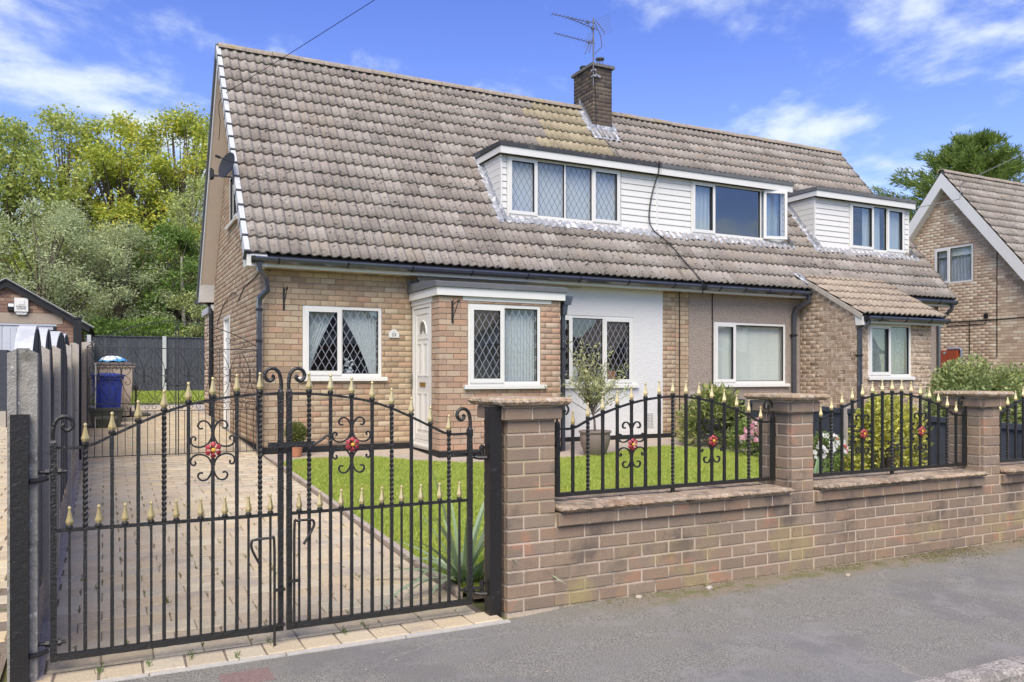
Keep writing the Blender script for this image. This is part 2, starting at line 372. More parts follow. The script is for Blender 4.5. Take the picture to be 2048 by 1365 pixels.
def rootloc(o):
    v = Vector((0, 0, 0))
    while o is not None:
        v += o.location
        o = o.parent
    return v


def link(name, me, mat, parent=None, smooth_=False, label=None, kind=None, cat=None, group=None, origin=None):
    if mat is not None:
        for x in (mat if isinstance(mat, (list, tuple)) else [mat]):
            me.materials.append(MATS[x])
    if smooth_:
        me.polygons.foreach_set('use_smooth', [True] * len(me.polygons))
    o = bpy.data.objects.new(name, me)
    COL.objects.link(o)
    if parent is not None:
        o.parent = parent
    for k, v in (('label', label), ('kind', kind), ('category', cat), ('group', group)):
        if v:
            o[k] = v
    return o


def mesh_np(name, V, F, mat, parent=None, rnd=None, **kw):
    V = np.asarray(V, dtype=np.float32).reshape(-1, 3)
    F = np.asarray(F, dtype=np.int32)
    if parent is not None:
        V = V - np.array(rootloc(parent), dtype=np.float32)
    me = bpy.data.meshes.new(name)
    k = F.shape[1]
    me.vertices.add(len(V))
    me.vertices.foreach_set('co', V.ravel())
    me.loops.add(F.size)
    me.loops.foreach_set('vertex_index', F.ravel())
    me.polygons.add(len(F))
    me.polygons.foreach_set('loop_start', np.arange(0, F.size, k, dtype=np.int32))
    if rnd is not None:
        a = me.attributes.new('rnd', 'FLOAT', 'FACE')
        a.data.foreach_set('value', np.asarray(rnd, dtype=np.float32))
    me.update(calc_edges=True)
    return link(name, me, mat, parent, **kw)


class MB:
    LOCAL = False

    def __init__(s, tf=None):
        s.v, s.f, s.r, s.cr, s.tf = [], [], [], 0.0, tf

    def add(s, vs, fs):
        b = len(s.v)
        if s.tf:
            vs = [s.tf(*p) for p in vs]
        s.v += [tuple(p) for p in vs]
        s.f += [tuple(i + b for i in f) for f in fs]
        s.r += [s.cr] * len(fs)
        return s

    def box(s, x0, x1, y0, y1, z0, z1):
        return s.add([(x0, y0, z0), (x1, y0, z0), (x1, y1, z0), (x0, y1, z0), (x0, y0, z1), (x1, y0, z1), (x1, y1, z1), (x0, y1, z1)],
                     [(0, 3, 2, 1), (4, 5, 6, 7), (0, 1, 5, 4), (1, 2, 6, 5), (2, 3, 7, 6), (3, 0, 4, 7)])

    def prism(s, poly, axis, c0, c1):
        """poly: x-axis (y,z), y-axis (x,z), z-axis (x,y)"""
        n = len(poly)
        P = {'x': lambda a, b, c: (c, a, b), 'y': lambda a, b, c: (a, c, b), 'z': lambda a, b, c: (a, b, c)}[axis]
        vs = [P(a, b, c0) for a, b in poly] + [P(a, b, c1) for a, b in poly]
        fs = [tuple(range(n)), tuple(range(2 * n - 1, n - 1, -1))] + [(i, i + n, (i + 1) % n + n, (i + 1) % n) for i in range(n)]
        return s.add(vs, fs)

    def tube(s, pts, r, n=6, caps=True, ang=0.0, twist=0.0, flat=None):
        pts = [Vector(p) for p in pts]
        rs = r if isinstance(r, (list, tuple)) else [r] * len(pts)
        vs = []
        up = None
        for i, p in enumerate(pts):
            d = (pts[min(i + 1, len(pts) - 1)] - pts[max(i - 1, 0)])
            d = d.normalized() if d.length > 1e-9 else Vector((0, 0, 1))
            if up is None:
                up = Vector((0, 1, 0)) if abs(d.y) < .9 else Vector((1, 0, 0))
            a = (up - d * up.dot(d)).normalized()
            up = a
            b = d.cross(a)
            for k in range(n):
                th = ang + twist * i + 2 * pi * k / n
                ca, cb = cos(th) * rs[i], sin(th) * rs[i]
                if flat:
                    ca *= flat
                vs.append(tuple(p + a * ca + b * cb))
        fs = []
        m = len(pts)
        for i in range(m - 1):
            for k in range(n):
                k2 = (k + 1) % n
                fs.append((i * n + k, i * n + k2, (i + 1) * n + k2, (i + 1) * n + k))
        if caps:
            fs += [tuple(range(n - 1, -1, -1)), tuple((m - 1) * n + k for k in range(n))]
        return s.add(vs, fs)

    def bar(s, p0, p1, h):
        return s.tube([p0, p1], h * 1.414, 4, ang=pi / 4)

    def lathe(s, cx, cy, prof, n=12, ang=0.0, sx=1.0, sy=1.0):
        vs = [(cx + r * sx * cos(ang + 2 * pi * k / n), cy + r * sy * sin(ang + 2 * pi * k / n), z) for r, z in prof for k in range(n)]
        fs = [(i * n + k, i * n + (k + 1) % n, (i + 1) * n + (k + 1) % n, (i + 1) * n + k) for i in range(len(prof) - 1) for k in range(n)]
        fs += [tuple(range(n - 1, -1, -1)), tuple((len(prof) - 1) * n + k for k in range(n))]
        return s.add(vs, fs)

    def grid(s, P):
        """P[i][j] points"""
        a, b = len(P), len(P[0])
        return s.add([p for row in P for p in row], [(i * b + j, i * b + j + 1, (i + 1) * b + j + 1, (i + 1) * b + j) for i in range(a - 1) for j in range(b - 1)])

    def build(s, name, mat, parent=None, **kw):
        L = rootloc(parent) if parent is not None and not MB.LOCAL else Vector((0, 0, 0))
        org = kw.pop('origin', None)
        if org is not None:
            L = Vector(org)
        me = bpy.data.meshes.new(name)
        me.from_pydata([(x - L.x, y - L.y, z - L.z) for x, y, z in s.v], [], s.f)
        if any(s.r):
            at = me.attributes.new('rnd', 'FLOAT', 'FACE')
            at.data.foreach_set('value', s.r)
        me.update()
        o = link(name, me, mat, parent, **kw)
        if org is not None:
            o.location = org
        return o


def thing(name, label, cat, loc=(0, 0, 0), group=None):
    o = bpy.data.objects.new(name, None)
    COL.objects.link(o)
    o.location = loc
    o.empty_display_size = .2
    o['label'] = label
    o['category'] = cat
    if group:
        o['group'] = group
    return o


def kids(o):
    return [c for c in COL.objects if c.parent == o]


KIDS = {}


def copy_thing(root, loc, label, rotz=None):
    def cp(o, par):
        c = o.copy()
        COL.objects.link(c)
        c.parent = par
        for ch in KIDS.setdefault(o.name, [x for x in bpy.data.objects if x.parent == o]):
            cp(ch, c)
        return c
    r = cp(root, None)
    r.location = loc
    if rotz is not None:
        r.rotation_euler.z = rotz
    r['label'] = label
    return r


SLOPE = 0.0379


def gz(y):
    """ground level: flat pavement, then the plot rises away from the road"""
    return SLOPE * (min(y, 60) - 4.47) if y > 4.47 else 0.0


def depth_score(x, y, z):
    t = x * sin(YAW) + y * cos(YAW)
    if t < .3:
        return 999
    u = 1024 + 1620 * (x * cos(YAW) - y * sin(YAW)) / t
    v = 752 - 1620 * (z - CAM.z) / t
    out = 0 if (-40 < u < 2090 and -40 < v < 1400) else 500
    return t + out


def rotm(orient):
    return {'y-': Matrix.Identity(4), 'x-': Matrix.Rotation(-pi / 2, 4, 'Z'), 'x+': Matrix.Rotation(pi / 2, 4, 'Z'), 'y+': Matrix.Rotation(pi, 4, 'Z')}[orient]


def t_brick(L=.215, H=.073, D=.03, proud=.006, ch=.004):
    x, z = L / 2, H / 2
    V = [(-x, D, -z), (x, D, -z), (x, D, z), (-x, D, z), (-x, -proud + ch, -z), (x, -proud + ch, -z), (x, -proud + ch, z), (-x, -proud + ch, z),
         (-x + ch, -proud, -z + ch), (x - ch, -proud, -z + ch), (x - ch, -proud, z - ch), (-x + ch, -proud, z - ch)]
    F = [(8, 9, 10, 11), (4, 5, 9, 8), (5, 6, 10, 9), (6, 7, 11, 10), (7, 4, 8, 11), (0, 1, 5, 4), (1, 2, 6, 5), (2, 3, 7, 6), (3, 0, 4, 7)]
    return V, F


def t_tile(W=.30, Ln=.39, drop=.040, amp=.034):
    xs, hs = [], []
    for k in range(2):
        for i in range(7):
            f = i / 7
            xs.append(k * W / 2 + f * W / 2)
            hs.append(amp * (sin(pi * min(1, max(0, (f - .38) / .56))) ** .8 if f > .38 else 0))
    xs.append(W)
    hs.append(0)
    n = len(xs)
    V = [(x, 0, h + drop) for x, h in zip(xs, hs)] + [(x, Ln, h + .004) for x, h in zip(xs, hs)] + [(x, .004, h + drop - .026) for x, h in zip(xs, hs)]
    F = [(i, i + 1, n + i + 1, n + i) for i in range(n - 1)] + [(2 * n + i, 2 * n + i + 1, i + 1, i) for i in range(n - 1)]
    return V, F


def t_paver(L=.235, H=.17, D=.05):
    x, y, c = L / 2, H / 2, .006
    V = [(-x, -y, -D), (x, -y, -D), (x, y, -D), (-x, y, -D), (-x, -y, -c), (x, -y, -c), (x, y, -c), (-x, y, -c), (-x + c, -y + c, 0), (x - c, -y + c, 0), (x - c, y - c, 0), (-x + c, y - c, 0)]
    F = [(8, 9, 10, 11), (4, 5, 9, 8), (5, 6, 10, 9), (6, 7, 11, 10), (7, 4, 8, 11), (0, 1, 5, 4), (1, 2, 6, 5), (2, 3, 7, 6), (3, 0, 4, 7)]
    return V, F


TEMPL = {'brick': t_brick(.215, .073, .03, .003, .003), 'garden_brick': t_brick(.2135, .0725, .03, .004, .004), 'tile': t_tile(), 'paver': t_paver()}
TMESH = {}


class Pieces:
    """gathers alike pieces of one thing; the 300 that show largest become parts, the rest one part of kind stuff"""

    def __init__(s, root, name, budget=300):
        s.root, s.name, s.budget, s.p = root, name, budget, []

    def put(s, holder, templ, mat, M, bias=0.0):
        c = M.translation
        s.p.append((depth_score(c.x, c.y, c.z) + bias, len(s.p), holder, templ, mat, M))

    def finish(s):
        s.p.sort(key=lambda a: (a[0], a[1]))
        for sc_, _, holder, templ, mat, M in s.p[:s.budget]:
            key = (templ, mat)
            if key not in TMESH:
                V, F = TEMPL[templ]
                me = bpy.data.meshes.new(s.name)
                me.from_pydata(V, [], F)
                me.materials.append(MATS[mat])
                me.update()
                if templ == 'tile':
                    me.polygons.foreach_set('use_smooth', [i < 14 for i in range(len(me.polygons))])
                TMESH[key] = me
            o = bpy.data.objects.new(s.name, TMESH[key])
            COL.objects.link(o)
            o.parent = holder
            o.matrix_local = Matrix.Translation(-rootloc(holder)) @ M
        rest = {}
        for a in s.p[s.budget:]:
            rest.setdefault((a[3], a[4]), []).append(a[5])
        for (templ, mat), Ms in rest.items():
            V, F = TEMPL[templ]
            V = np.array([(*v, 1) for v in V])
            A = np.array([np.array(M) for M in Ms])
            W = np.einsum('mij,vj->mvi', A, V)[:, :, :3].reshape(-1, 3)
            F = np.array(F)
            FF = (F[None] + (np.arange(len(Ms)) * len(V))[:, None, None]).reshape(-1, 4)
            rn = np.repeat(NR.random(len(Ms)), len(F))
            mesh_np(s.name, W, FF, mat, s.root, rnd=rn, kind='stuff')


def brickwork(pc, holder, mat, orient, face, u0, u1, z0, z1, holes=(), span=None, course=.085, pitch=.225, templ='brick', phase=0.0, bias=0.0, jit=.002):
    R = rotm(orient)
    n = int(round((z1 - z0) / course))
    g = .011
    for i in range(n):
        za = z0 + i * course
        zb = min(za + course, z1)
        zc, h = (za + zb) / 2, zb - za - g
        if h < .02:
            continue
        lo, hi = u0, u1
        if span:
            a, b = span(zb)
            lo, hi = max(lo, a), min(hi, b)
        segs = [(lo, hi)]
        for (a, b, c, d) in holes:
            if min(zb, d) - max(za, c) > course * .4:
                ns = []
                for (p, q) in segs:
                    if b <= p or a >= q:
                        ns.append((p, q))
                    else:
                        if a > p:
                            ns.append((p, a))
                        if b < q:
                            ns.append((b, q))
                segs = ns
        off = u0 + phase + (i % 2) * pitch / 2 - pitch
        for (p, q) in segs:
            k = math.floor((p - off) / pitch)
            while True:
                a = off + k * pitch
                b = a + pitch
                k += 1
                if a >= q:
                    break
                aa, bb = max(a, p), min(b, q)
                if bb - aa < .035:
                    continue
                # bricks at a wall's own ends run out to the corner
                ea = g / 2 if abs(aa - u0) < 1e-6 else 0
                eb = g / 2 if abs(bb - u1) < 1e-6 else 0
                aa, bb = aa - ea, bb + eb
                L = bb - aa - g
                uc = (aa + bb) / 2
                f = face + RND.uniform(-jit, jit) * (1 if orient[1] == '-' else -1)
                loc = (uc, f, zc) if orient[0] == 'y' else (f, uc, zc)
                S = Matrix.Diagonal((L / .215, 1, h / .073, 1))
                pc.put(holder, templ, mat, Matrix.Translation(loc) @ R @ S, bias)


def slab(m, orient, face, thick, u0, u1, z0, z1, holes=(), top=None, peak=None):
    """wall core with openings; top(u) bounds it above"""
    us = sorted({u0, u1, *[h[0] for h in holes], *[h[1] for h in holes], *([peak] if peak else [])})
    us = [u for u in us if u0 <= u <= u1]
    top = top or (lambda u: z1)
    sgn = 1 if orient[1] == '-' else -1
    for a, b in zip(us, us[1:]):
        if b - a < 1e-6:
            continue
        hs = sorted([(h[2], h[3]) for h in holes if h[0] <= a + 1e-6 and h[1] >= b - 1e-6])
        z = z0
        for (p, q) in hs + [(1e9, 1e9)]:
            last = p > 1e8
            ta, tb = (top(a), top(b)) if last else (p, p)
            if max(ta, tb) > z + 1e-4:
                poly = [(a, z), (b, z), (b, max(tb, z)), (a, max(ta, z))]
                if orient[0] == 'y':
                    m.prism(poly, 'y', face, face + sgn * thick)
                else:
                    m.prism(poly, 'x', face, face + sgn * thick)
            z = q

# ------------------------------------------------------------------ windows, gutters and other house fittings


def frame_tf(orient, face):
    if orient == 'y-':
        return lambda u, w, z: (u, face - w, z)
    if orient == 'x-':
        return lambda u, w, z: (face - w, u, z)
    return lambda u, w, z: (face + w, u, z)


def ring(m, u0, u1, z0, z1, fw, w0, w1):
    m.box(u0, u1, w0, w1, z0, z0 + fw)
    m.box(u0, u1, w0, w1, z1 - fw, z1)
    m.box(u0, u0 + fw, w0, w1, z0 + fw, z1 - fw)
    m.box(u1 - fw, u1, w0, w1, z0 + fw, z1 - fw)


def lattice(m, u0, u1, z0, z1, w, dx=.117, dz=.205, r=.0034):
    k = dz / dx
    H = z1 - z0
    for sgn in (1, -1):
        n = int((u1 - u0 + H / k) / dx) + 3
        for i in range(-1, n + 1):
            # line u = c + sgn*(z-z0)/k
            c = (u0 + i * dx - (H / k if sgn > 0 else 0)) + dx * .5
            a, b = c, c + sgn * H / k
            za, zb = z0, z1
            # clip to pane
            t0, t1 = 0.0, 1.0
            d = b - a
            ta, tb = (u0 - a) / d, (u1 - a) / d
            t0, t1 = max(t0, min(ta, tb)), min(t1, max(ta, tb))
            if t1 - t0 < .02:
                continue
            p = (a + d * t0, z0 + H * t0)
            q = (a + d * t1, z0 + H * t1)
            L = hypot(q[0] - p[0], q[1] - p[1])
            nx, nz = -(q[1] - p[1]) / L * r, (q[0] - p[0]) / L * r
            m.prism([(p[0] + nx, p[1] + nz), (p[0] - nx, p[1] - nz), (q[0] - nx, q[1] - nz), (q[0] + nx, q[1] + nz)], 'y', w, w + .003)


def window(root, orient, face, u0, u1, z0, z1, lights, lead=None, sill=None, glass='window_glass', setback=.01, fw=.05, name='window', label=None):
    tf = frame_tf(orient, face)
    m = MB(tf)
    w1 = -setback
    w0 = w1 - .07
    ring(m, u0, u1, z0, z1, fw, w0, w1)
    for (a, b, kind) in lights[:-1]:
        m.box(b - fw * .38, b + fw * .38, w0, w1, z0 + fw, z1 - fw)
    win = m.build(name, 'white_upvc', root, label=label)
    n = len(lights)
    for i, (a, b, kind) in enumerate(lights):
        a2 = u0 + fw if i == 0 else a + fw * .38
        b2 = u1 - fw if i == n - 1 else b - fw * .38
        c, d = z0 + fw, z1 - fw
        g = 0.0
        if kind == 'open':
            s = MB(tf)
            ring(s, a2 - .018, b2 + .018, c - .018, d + .018, .062, w1 - .05, w1 + .018)
            s.build('sash', 'white_upvc', win)
            g = .040
        s = MB(tf)
        ring(s, a2 + g, b2 - g, c + g, d - g, .006, w1 - .045, w1 - .006 + (.018 if g else 0))
        s.build('seal', 'rubber_seal', win)
        p = MB(tf)
        p.box(a2 + g - .004, b2 - g + .004, w1 - .034, w1 - .030, c + g - .004, d - g + .004)
        p.build('pane', glass, win)
        if lead:
            p = MB(tf)
            lattice(p, a2 + g, b2 - g, c + g, d - g, w1 - .0295)
            p.build('lead_lattice', 'lead_came' if lead == 'light' else 'came_dark', win, kind='stuff')
    if sill:
        s = MB(tf)
        s.prism([(u0, 0), (u1, 0)], 'y', 0, 0) if False else None
        s.box(u0 - sill, u1 + sill, -.06, .055, z0 - .045, z0 - .001)
        s.box(u0 - sill, u1 + sill, .040, .062, z0 - .062, z0 - .010)
        s.build('sill', 'white_upvc', win)
    return win


def curtain(name, label, cat, orient, face, fn, z0, z1, mat, group=None, folds=9, amp=.02, nz=10, nu=44, back=.16):
    """fn(v) gives the two edges at height fraction v (0 bottom, 1 top)"""
    tf = frame_tf(orient, face)
    m = MB(tf)
    P = []
    for i in range(nz + 1):
        v = i / nz
        a, b = fn(v)
        P.append([(a + (b - a) * j / nu, -back + amp * sin(2 * pi * folds * j / nu + .4 * sin(7 * v)) * (.5 + .5 * sin(3.1 * j / nu * 5) ** 2), z0 + (z1 - z0) * v) for j in range(nu + 1)])
    m.grid(P)
    a, b = fn(.5)
    o = m.build(name, mat, None, smooth_=True, label=label, cat=cat, group=group, origin=tf((a + b) / 2, -back, z0))
    return o


def gutter(root, x0, x1, y, z, brackets=(), step=1.0):
    """half-round channel along the eave; y is its back"""
    m = MB()
    prof = [(y, z + .055), (y - .008, z + .055), (y - .015, z + .012), (y - .05, z - .008), (y - .088, z + .012), (y - .096, z + .060), (y - .101, z + .060), (y - .121, z + .036), (y - .106, z + .002), (y - .06, z - .026), (y - .01, z - .010), (y, z)]
    m.prism(prof, 'x', x0, x1)
    g = m.build('gutter', 'gutter_plastic', root)
    x = x0 + .35
    while x < x1 - .1:
        b = MB()
        b.prism([(y - .001, z + .02), (y - .001, z - .014), (y - .05, z - .036), (y - .110, z - .012), (y - .128, z + .040), (y - .104, z + .068), (y - .112, z + .05), (y - .102, z - .002), (y - .05, z - .028)], 'x', x, x + .022)
        b.build('gutter_bracket', 'black_paint', g)
        x += step
    for xe in (x0 - .02, x1 - .03):
        b = MB()
        b.prism([(y + .001, z + .060), (y + .001, z - .014), (y - .05, z - .034), (y - .11, z - .008), (y - .118, z + .062)], 'x', xe, xe + .05)
        b.build('gutter_end', 'black_paint', g)
    return g


def downpipe(root, pts, clips=(), r=.034, label=None, name='downpipe'):
    m = MB()
    m.tube(pts, r * 1.3, 4, ang=pi / 4)
    d = m.build(name, 'gutter_plastic', root, label=label)
    for (x, y, z) in clips:
        c = MB()
        c.box(x - r - .009, x + r + .009, y - r - .007, y + r + .03, z - .018, z + .018)
        c.build('pipe_clip', 'black_paint', d)
    return d


TH = radians(51.24)
EY, EZ, RY, RZ = 12.10, 3.22, 15.44, 7.38
CT, ST = cos(TH), sin(TH)


def roof_pt(x, s, h=0.0):
    return (x, EY + s * CT - h * ST, EZ + s * ST + h * CT)


def roof_z(y):
    return EZ + (y - EY) * ST / CT


def roof_y(z):
    return EY + (z - EZ) * CT / ST


def tiles(pc, holder, mat, x0, x1, rows, holes=(), gauge=.3333, th=TH, ey=EY, ez=EZ, bias=0.0, lichen=None, s0=0.0):
    ncol = int(math.ceil((x1 - x0) / .30 - .01))
    for r in range(rows):
        for c in range(ncol):
            x = x0 + c * .30
            s = s0 + r * gauge
            W = min(.30, x1 - x) / .30
            xc, sc_ = x + .15, s + gauge / 2
            if any(a < xc < b and p < sc_ < q for a, b, p, q in holes):
                continue
            mt = mat
            if lichen and lichen(xc, sc_):
                mt = 'lichen_tile'
            M = Matrix.Translation((x, ey + s * cos(th), ez + s * sin(th))) @ Matrix.Rotation(th + RND.uniform(-.006, .006), 4, 'X') @ Matrix.Rotation(RND.uniform(-.004, .004) if RND.random() > .05 else RND.uniform(-.03, .03), 4, 'Z') @ Matrix.Diagonal((W, 1, 1, 1))
            M = M @ Matrix.Translation((0, 0, .012 + RND.uniform(-.002, .002)))
            pc.put(holder, 'tile', mt, M, bias)


def ridge(root, x0, x1, y=RY, z=RZ):
    n = int((x1 - x0) / .45)
    w = (x1 - x0) / n
    for i in range(n):
        m = MB()
        m.cr = RND.random()
        a, b = x0 + i * w, x0 + (i + 1) * w - .008
        dz = RND.uniform(-.006, .006)
        P = [[(x, y + .125 * cos(t), z - .015 + dz + .125 * sin(t) * .9) for t in [pi * k / 8 for k in range(9)]] for x in (a, b)]
        m.grid(P)
        m.grid([[(x, y + .108 * cos(t), z - .02 + dz + .108 * sin(t) * .9) for t in [pi * k / 8 for k in range(9)]] for x in (a, b)])
        for x in (a, b):
            o = [(x, y + .125 * cos(pi * k / 8), z - .015 + dz + .125 * sin(pi * k / 8) * .9) for k in range(9)]
            q = [(x, y + .108 * cos(pi * k / 8), z - .02 + dz + .108 * sin(pi * k / 8) * .9) for k in range(9)]
            m.grid([o, q])
        m.build('ridge_tile', 'ridge_tile', root)


def verge_trim(root, x, flip=1, caps=True, front_only=False, soffit=(1.83, 2.11), barge='white_board', sof='beige_soffit', rear=True):
    """barge board, soffit and white verge caps along a gable edge; flip=1 gable looks to -X"""
    for side in ((0, 1) if rear else (0,)):
        def Y(y):
            return y if side == 0 else 2 * RY - y

        def poly(off0, off1, s0=-.0, s1=5.33):
            """strip along the slope between the offsets (normal distance below the tiles)"""
            a0, a1 = roof_pt(0, s0, off0), roof_pt(0, s0, off1)
            return [(Y(a0[1]), a0[2]), (RY, RZ + off0 / CT), (RY, RZ + off1 / CT), (Y(a1[1]), a1[2])]
        x0, x1 = sorted((x, x + flip * .02))
        b = MB()
        b.prism(poly(-.015, -.21), 'x', x0, x1)
        b.build('barge_board', barge, root)
        a = MB()
        a.prism(poly(-.185, -.205), 'x', *sorted((x + flip * .022, soffit[1])))
        a.build('soffit', sof, root)
        e = MB()          # boxed end at the eave
        e.prism([(Y(EY - .02), EZ - .01), (Y(EY - .02), EZ - .17), (Y(EY + .30), EZ - .17), (Y(EY + .48), EZ + .40)], 'x', *sorted((x + flip * .003, soffit[1])))
        e.build('box_end', 'white_board', root)
    if rear and caps:
        e = MB()
        p0, p1 = roof_pt(0, -.02, .045), roof_pt(0, -.02, -.075)
        e.prism([(2 * RY - p0[1], p0[2]), (RY, RZ + .045 / CT), (RY, RZ - .075 / CT), (2 * RY - p1[1], p1[2])], 'x', *sorted((x - flip * .035, x + flip * .04)))
        e.build('rear_verge', 'grey_felt', root)
    if caps:
        for i in range(16):
            s = i * .3333
            c = MB()
            p = [roof_pt(0, s, .052), roof_pt(0, s + .33, .040), roof_pt(0, s + .33, -.105), roof_pt(0, s, -.105)]
            c.prism([(q[1], q[2]) for q in p], 'x', *sorted((x - flip * .03, x + flip * .002)))
            p = [roof_pt(0, s, .060), roof_pt(0, s + .33, .050), roof_pt(0, s + .33, .040), roof_pt(0, s, .050)]
            c.prism([(q[1], q[2]) for q in p], 'x', *sorted((x - flip * .03, x + flip * .045)))
            v = c.build('verge_cap', 'capping_paint', root)
            k = MB()
            p = [roof_pt(0, s - .012, .066), roof_pt(0, s + .022, .066), roof_pt(0, s + .022, -.112), roof_pt(0, s - .012, -.112)]
            k.prism([(q[1], q[2]) for q in p], 'x', *sorted((x - flip * .036, x + flip * .05)))
            k.build('verge_clip', 'dark_felt', v)


def dormer(root, x0, x1, xwin, xr, left_cheek=True, right_cheek=True, felt='dark_felt'):
    """flat-roofed box dormer clad in white boards; xwin window opening"""
    zb, zt, yf = 4.34, 5.42, 12.98
    core = MB()
    yb0, yb1 = roof_y(zb), roof_y(zt)
    for a, b in ((x0, xwin[0]), (xwin[1], x1)):
        if b - a > .02:
            core.box(a + .012, b - .012, yf + .012, yf + .06, zb + .02, zt)
    for c, on in ((x0, left_cheek), (x1, right_cheek)):
        xa, xb = (c + .012, c + .05) if c == x0 else (c - .05, c - .012)
        core.prism([(yf + .012, zb + .0), (yf + .012, zt + .02), (roof_y(zt + .02) + .2, zt + .02), (roof_y(zb) + .05, zb)], 'x', xa, xb)
    d = core.build('dormer', 'white_board', root)
    # cladding boards
    n, p = 9, (zt - zb) / 9
    for i in range(n):
        za = zb + i * p
        for a, b in ((x0, xwin[0]), (xwin[1], x1)):
            if b - a > .04:
                m = MB()
                m.prism([(yf - .004, za), (yf - .016, za + .004), (yf - .016, za + .018), (yf - .004, za + p - .007), (yf + .010, za + p - .001), (yf + .010, za)], 'x', a + .014, b - .004)
                m.build('cladding_board', 'white_board', d)
        for c, on in ((x0, left_cheek), (x1, right_cheek)):
            if on:
                s = -1 if c == x0 else 1
                m = MB()
                m.prism([(yf + .014, za), (yf + .014, za + p - .007), (roof_y(za + p), za + p - .007), (roof_y(za), za)], 'x', *sorted((c + s * .012, c - s * .012)))
                m.build('cladding_board', 'white_board', d)
    m = MB()
    for c, on in ((x0, left_cheek), (x1, right_cheek)):
        if on:
            m.box(c - .014, c + .014, yf - .022, yf + .012, zb, zt)
        elif c == x1:
            m.box(c - .012, c + .018, yf - .022, yf + .012, zb, zt)
    m.box(x0 - .01 * left_cheek, x1 + .01 * right_cheek, yf - .035, yf + .02, zb - .03, zb - .002)
    m.build('corner_trim', 'white_upvc', d)
    # flat roof
    o, o0, o1 = .075, (.075 if left_cheek else .0), (.075 if right_cheek else .0)
    m = MB()
    m.prism([(yf - .12, 5.43), (yf - .12, 5.53), (roof_y(5.53) + .12, 5.56), (roof_y(5.43) + .12, 5.43)], 'x', x0 - o0 + .012 * (o0 > 0), x1 + o1 - .012 * (o1 > 0))
    m.build('roof_board', 'roof_deck', d)
    m = MB()
    m.box(x0 - o0, x1 + o1, yf - .145, yf - .121, 5.405, 5.535)
    m.build('fascia', 'white_board', d)
    for c, on in ((x0 - o, left_cheek), (x1 + o - .012, right_cheek)):
        if on:
            m = MB()
            m.prism([(yf - .120, 5.42), (yf - .120, 5.535), (roof_y(5.535) + .02, 5.535), (roof_y(5.42) + .02, 5.42)], 'x', c, c + .011)
            m.build('side_fascia', 'white_board', d)
    m = MB()
    m.prism([(yf - .165, 5.538), (yf - .160, 5.61), (roof_y(5.65) + .06, 5.66), (roof_y(5.55) + .02, 5.55)], 'x', x0 - o0 - .02 * (o0 > 0), x1 + o1 + .02 * (o1 > 0))
    m.build('felt_roof', felt, d)
    # lead apron dressed over the tiles below and up the cheeks
    m = MB()
    P = []
    nx = int((x1 - x0 + .3) / .025)
    for j, (s, h) in enumerate(((1.395, .02), (1.35, .045), (1.27, .052), (1.19, .048))):
        row = []
        for i in range(nx + 1):
            x = x0 - .12 + i * .025
            w = .024 * max(0, sin(2 * pi * (x - 1.9) / .15)) * (j > 0)
            row.append(roof_pt(x, s - (.025 * sin(i * .9) + RND.uniform(-.02, .02)) * (j == 3), h + w + RND.uniform(-.004, .004)))
        P.append(row)
    m.grid(P)
    m.build('lead_apron', 'lead', d, smooth_=False)
    m = MB()
    m.box(x0, x1, yf + .0, yf + .04, zb - .14, zb - .03)
    m.build('upstand', 'cement_fillet', d)
    for c, on, s in ((x0, left_cheek, -1), (x1, right_cheek, 1)):
        if on:
            m = MB()
            P = []
            for i in range(27):
                q = 1.22 + i * .068
                row = [roof_pt(c + s * w, q, h + RND.uniform(-.006, .006)) for w, h in ((-.0, .16), (.016, .12), (.03, .065), (.10, .058), (.16, .05 + .02 * sin(i * 1.7)))]
                P.append(row)
            m.grid(P)
            m.build('lead_soaker', 'lead', d)
    return d


# ------------------------------------------------------------------ ground, road, pavement, drive
def ground_sheet():
    xs = [-600, -60, -20, 0, 20, 60, 600]
    ys = [-600, -40, -10, 2.3, 4.36, 4.47, 10, 20, 40, 60, 200, 900]
    m = MB()
    m.grid([[(x, y, (gz(y) - .03 if y > 4.3 else -.20)) for y in ys] for x in xs])
    m.build('ground', 'terrain_earth', kind='structure', label='rough earth and grass under the plots')


ground_sheet()
m = MB()
P = []
for i in range(81):
    x = -14 + i * .7
    P.append([(x, y, -.004 - .016 * (4.37 - y) + .004 * sin(x * 1.3 + y * 2)) for y in (4.372 if x < 2.2 else 4.475, 4.1, 3.8, 3.4, 3.0, 2.66)])
m.grid(P)
m.build('pavement', 'tarmac', kind='structure', label='grey tarmac pavement with hairline cracks in front of the wall')
m = MB()
m.box(-60, 90, -6, 2.535, -.20, -.13)
m.build('road', 'road_tarmac', kind='structure', label='coarse tarmac road beyond the kerb')
kerb = thing('kerb', 'worn concrete kerb between the pavement and the road', 'kerb', (5, 2.6, -.03))
kerb['kind'] = 'structure'
del kerb['category']
for i in range(14):
    x = -.3 + i * .915
    m = MB()
    z = -.03 + RND.uniform(-.004, .004)
    m.prism([(2.53, -.2), (2.66, -.2), (2.66, z), (2.555, z), (2.53, z - .03)], 'x', x, x + .905)
    m.build('kerb_stone', 'kerb_concrete', kerb)
m = MB()
m.box(-60, 90, -8.0, -5.9, -.20, -.02)
m.build('opposite_pavement', 'tarmac', kind='structure', label='tarmac pavement on the far side of the road')

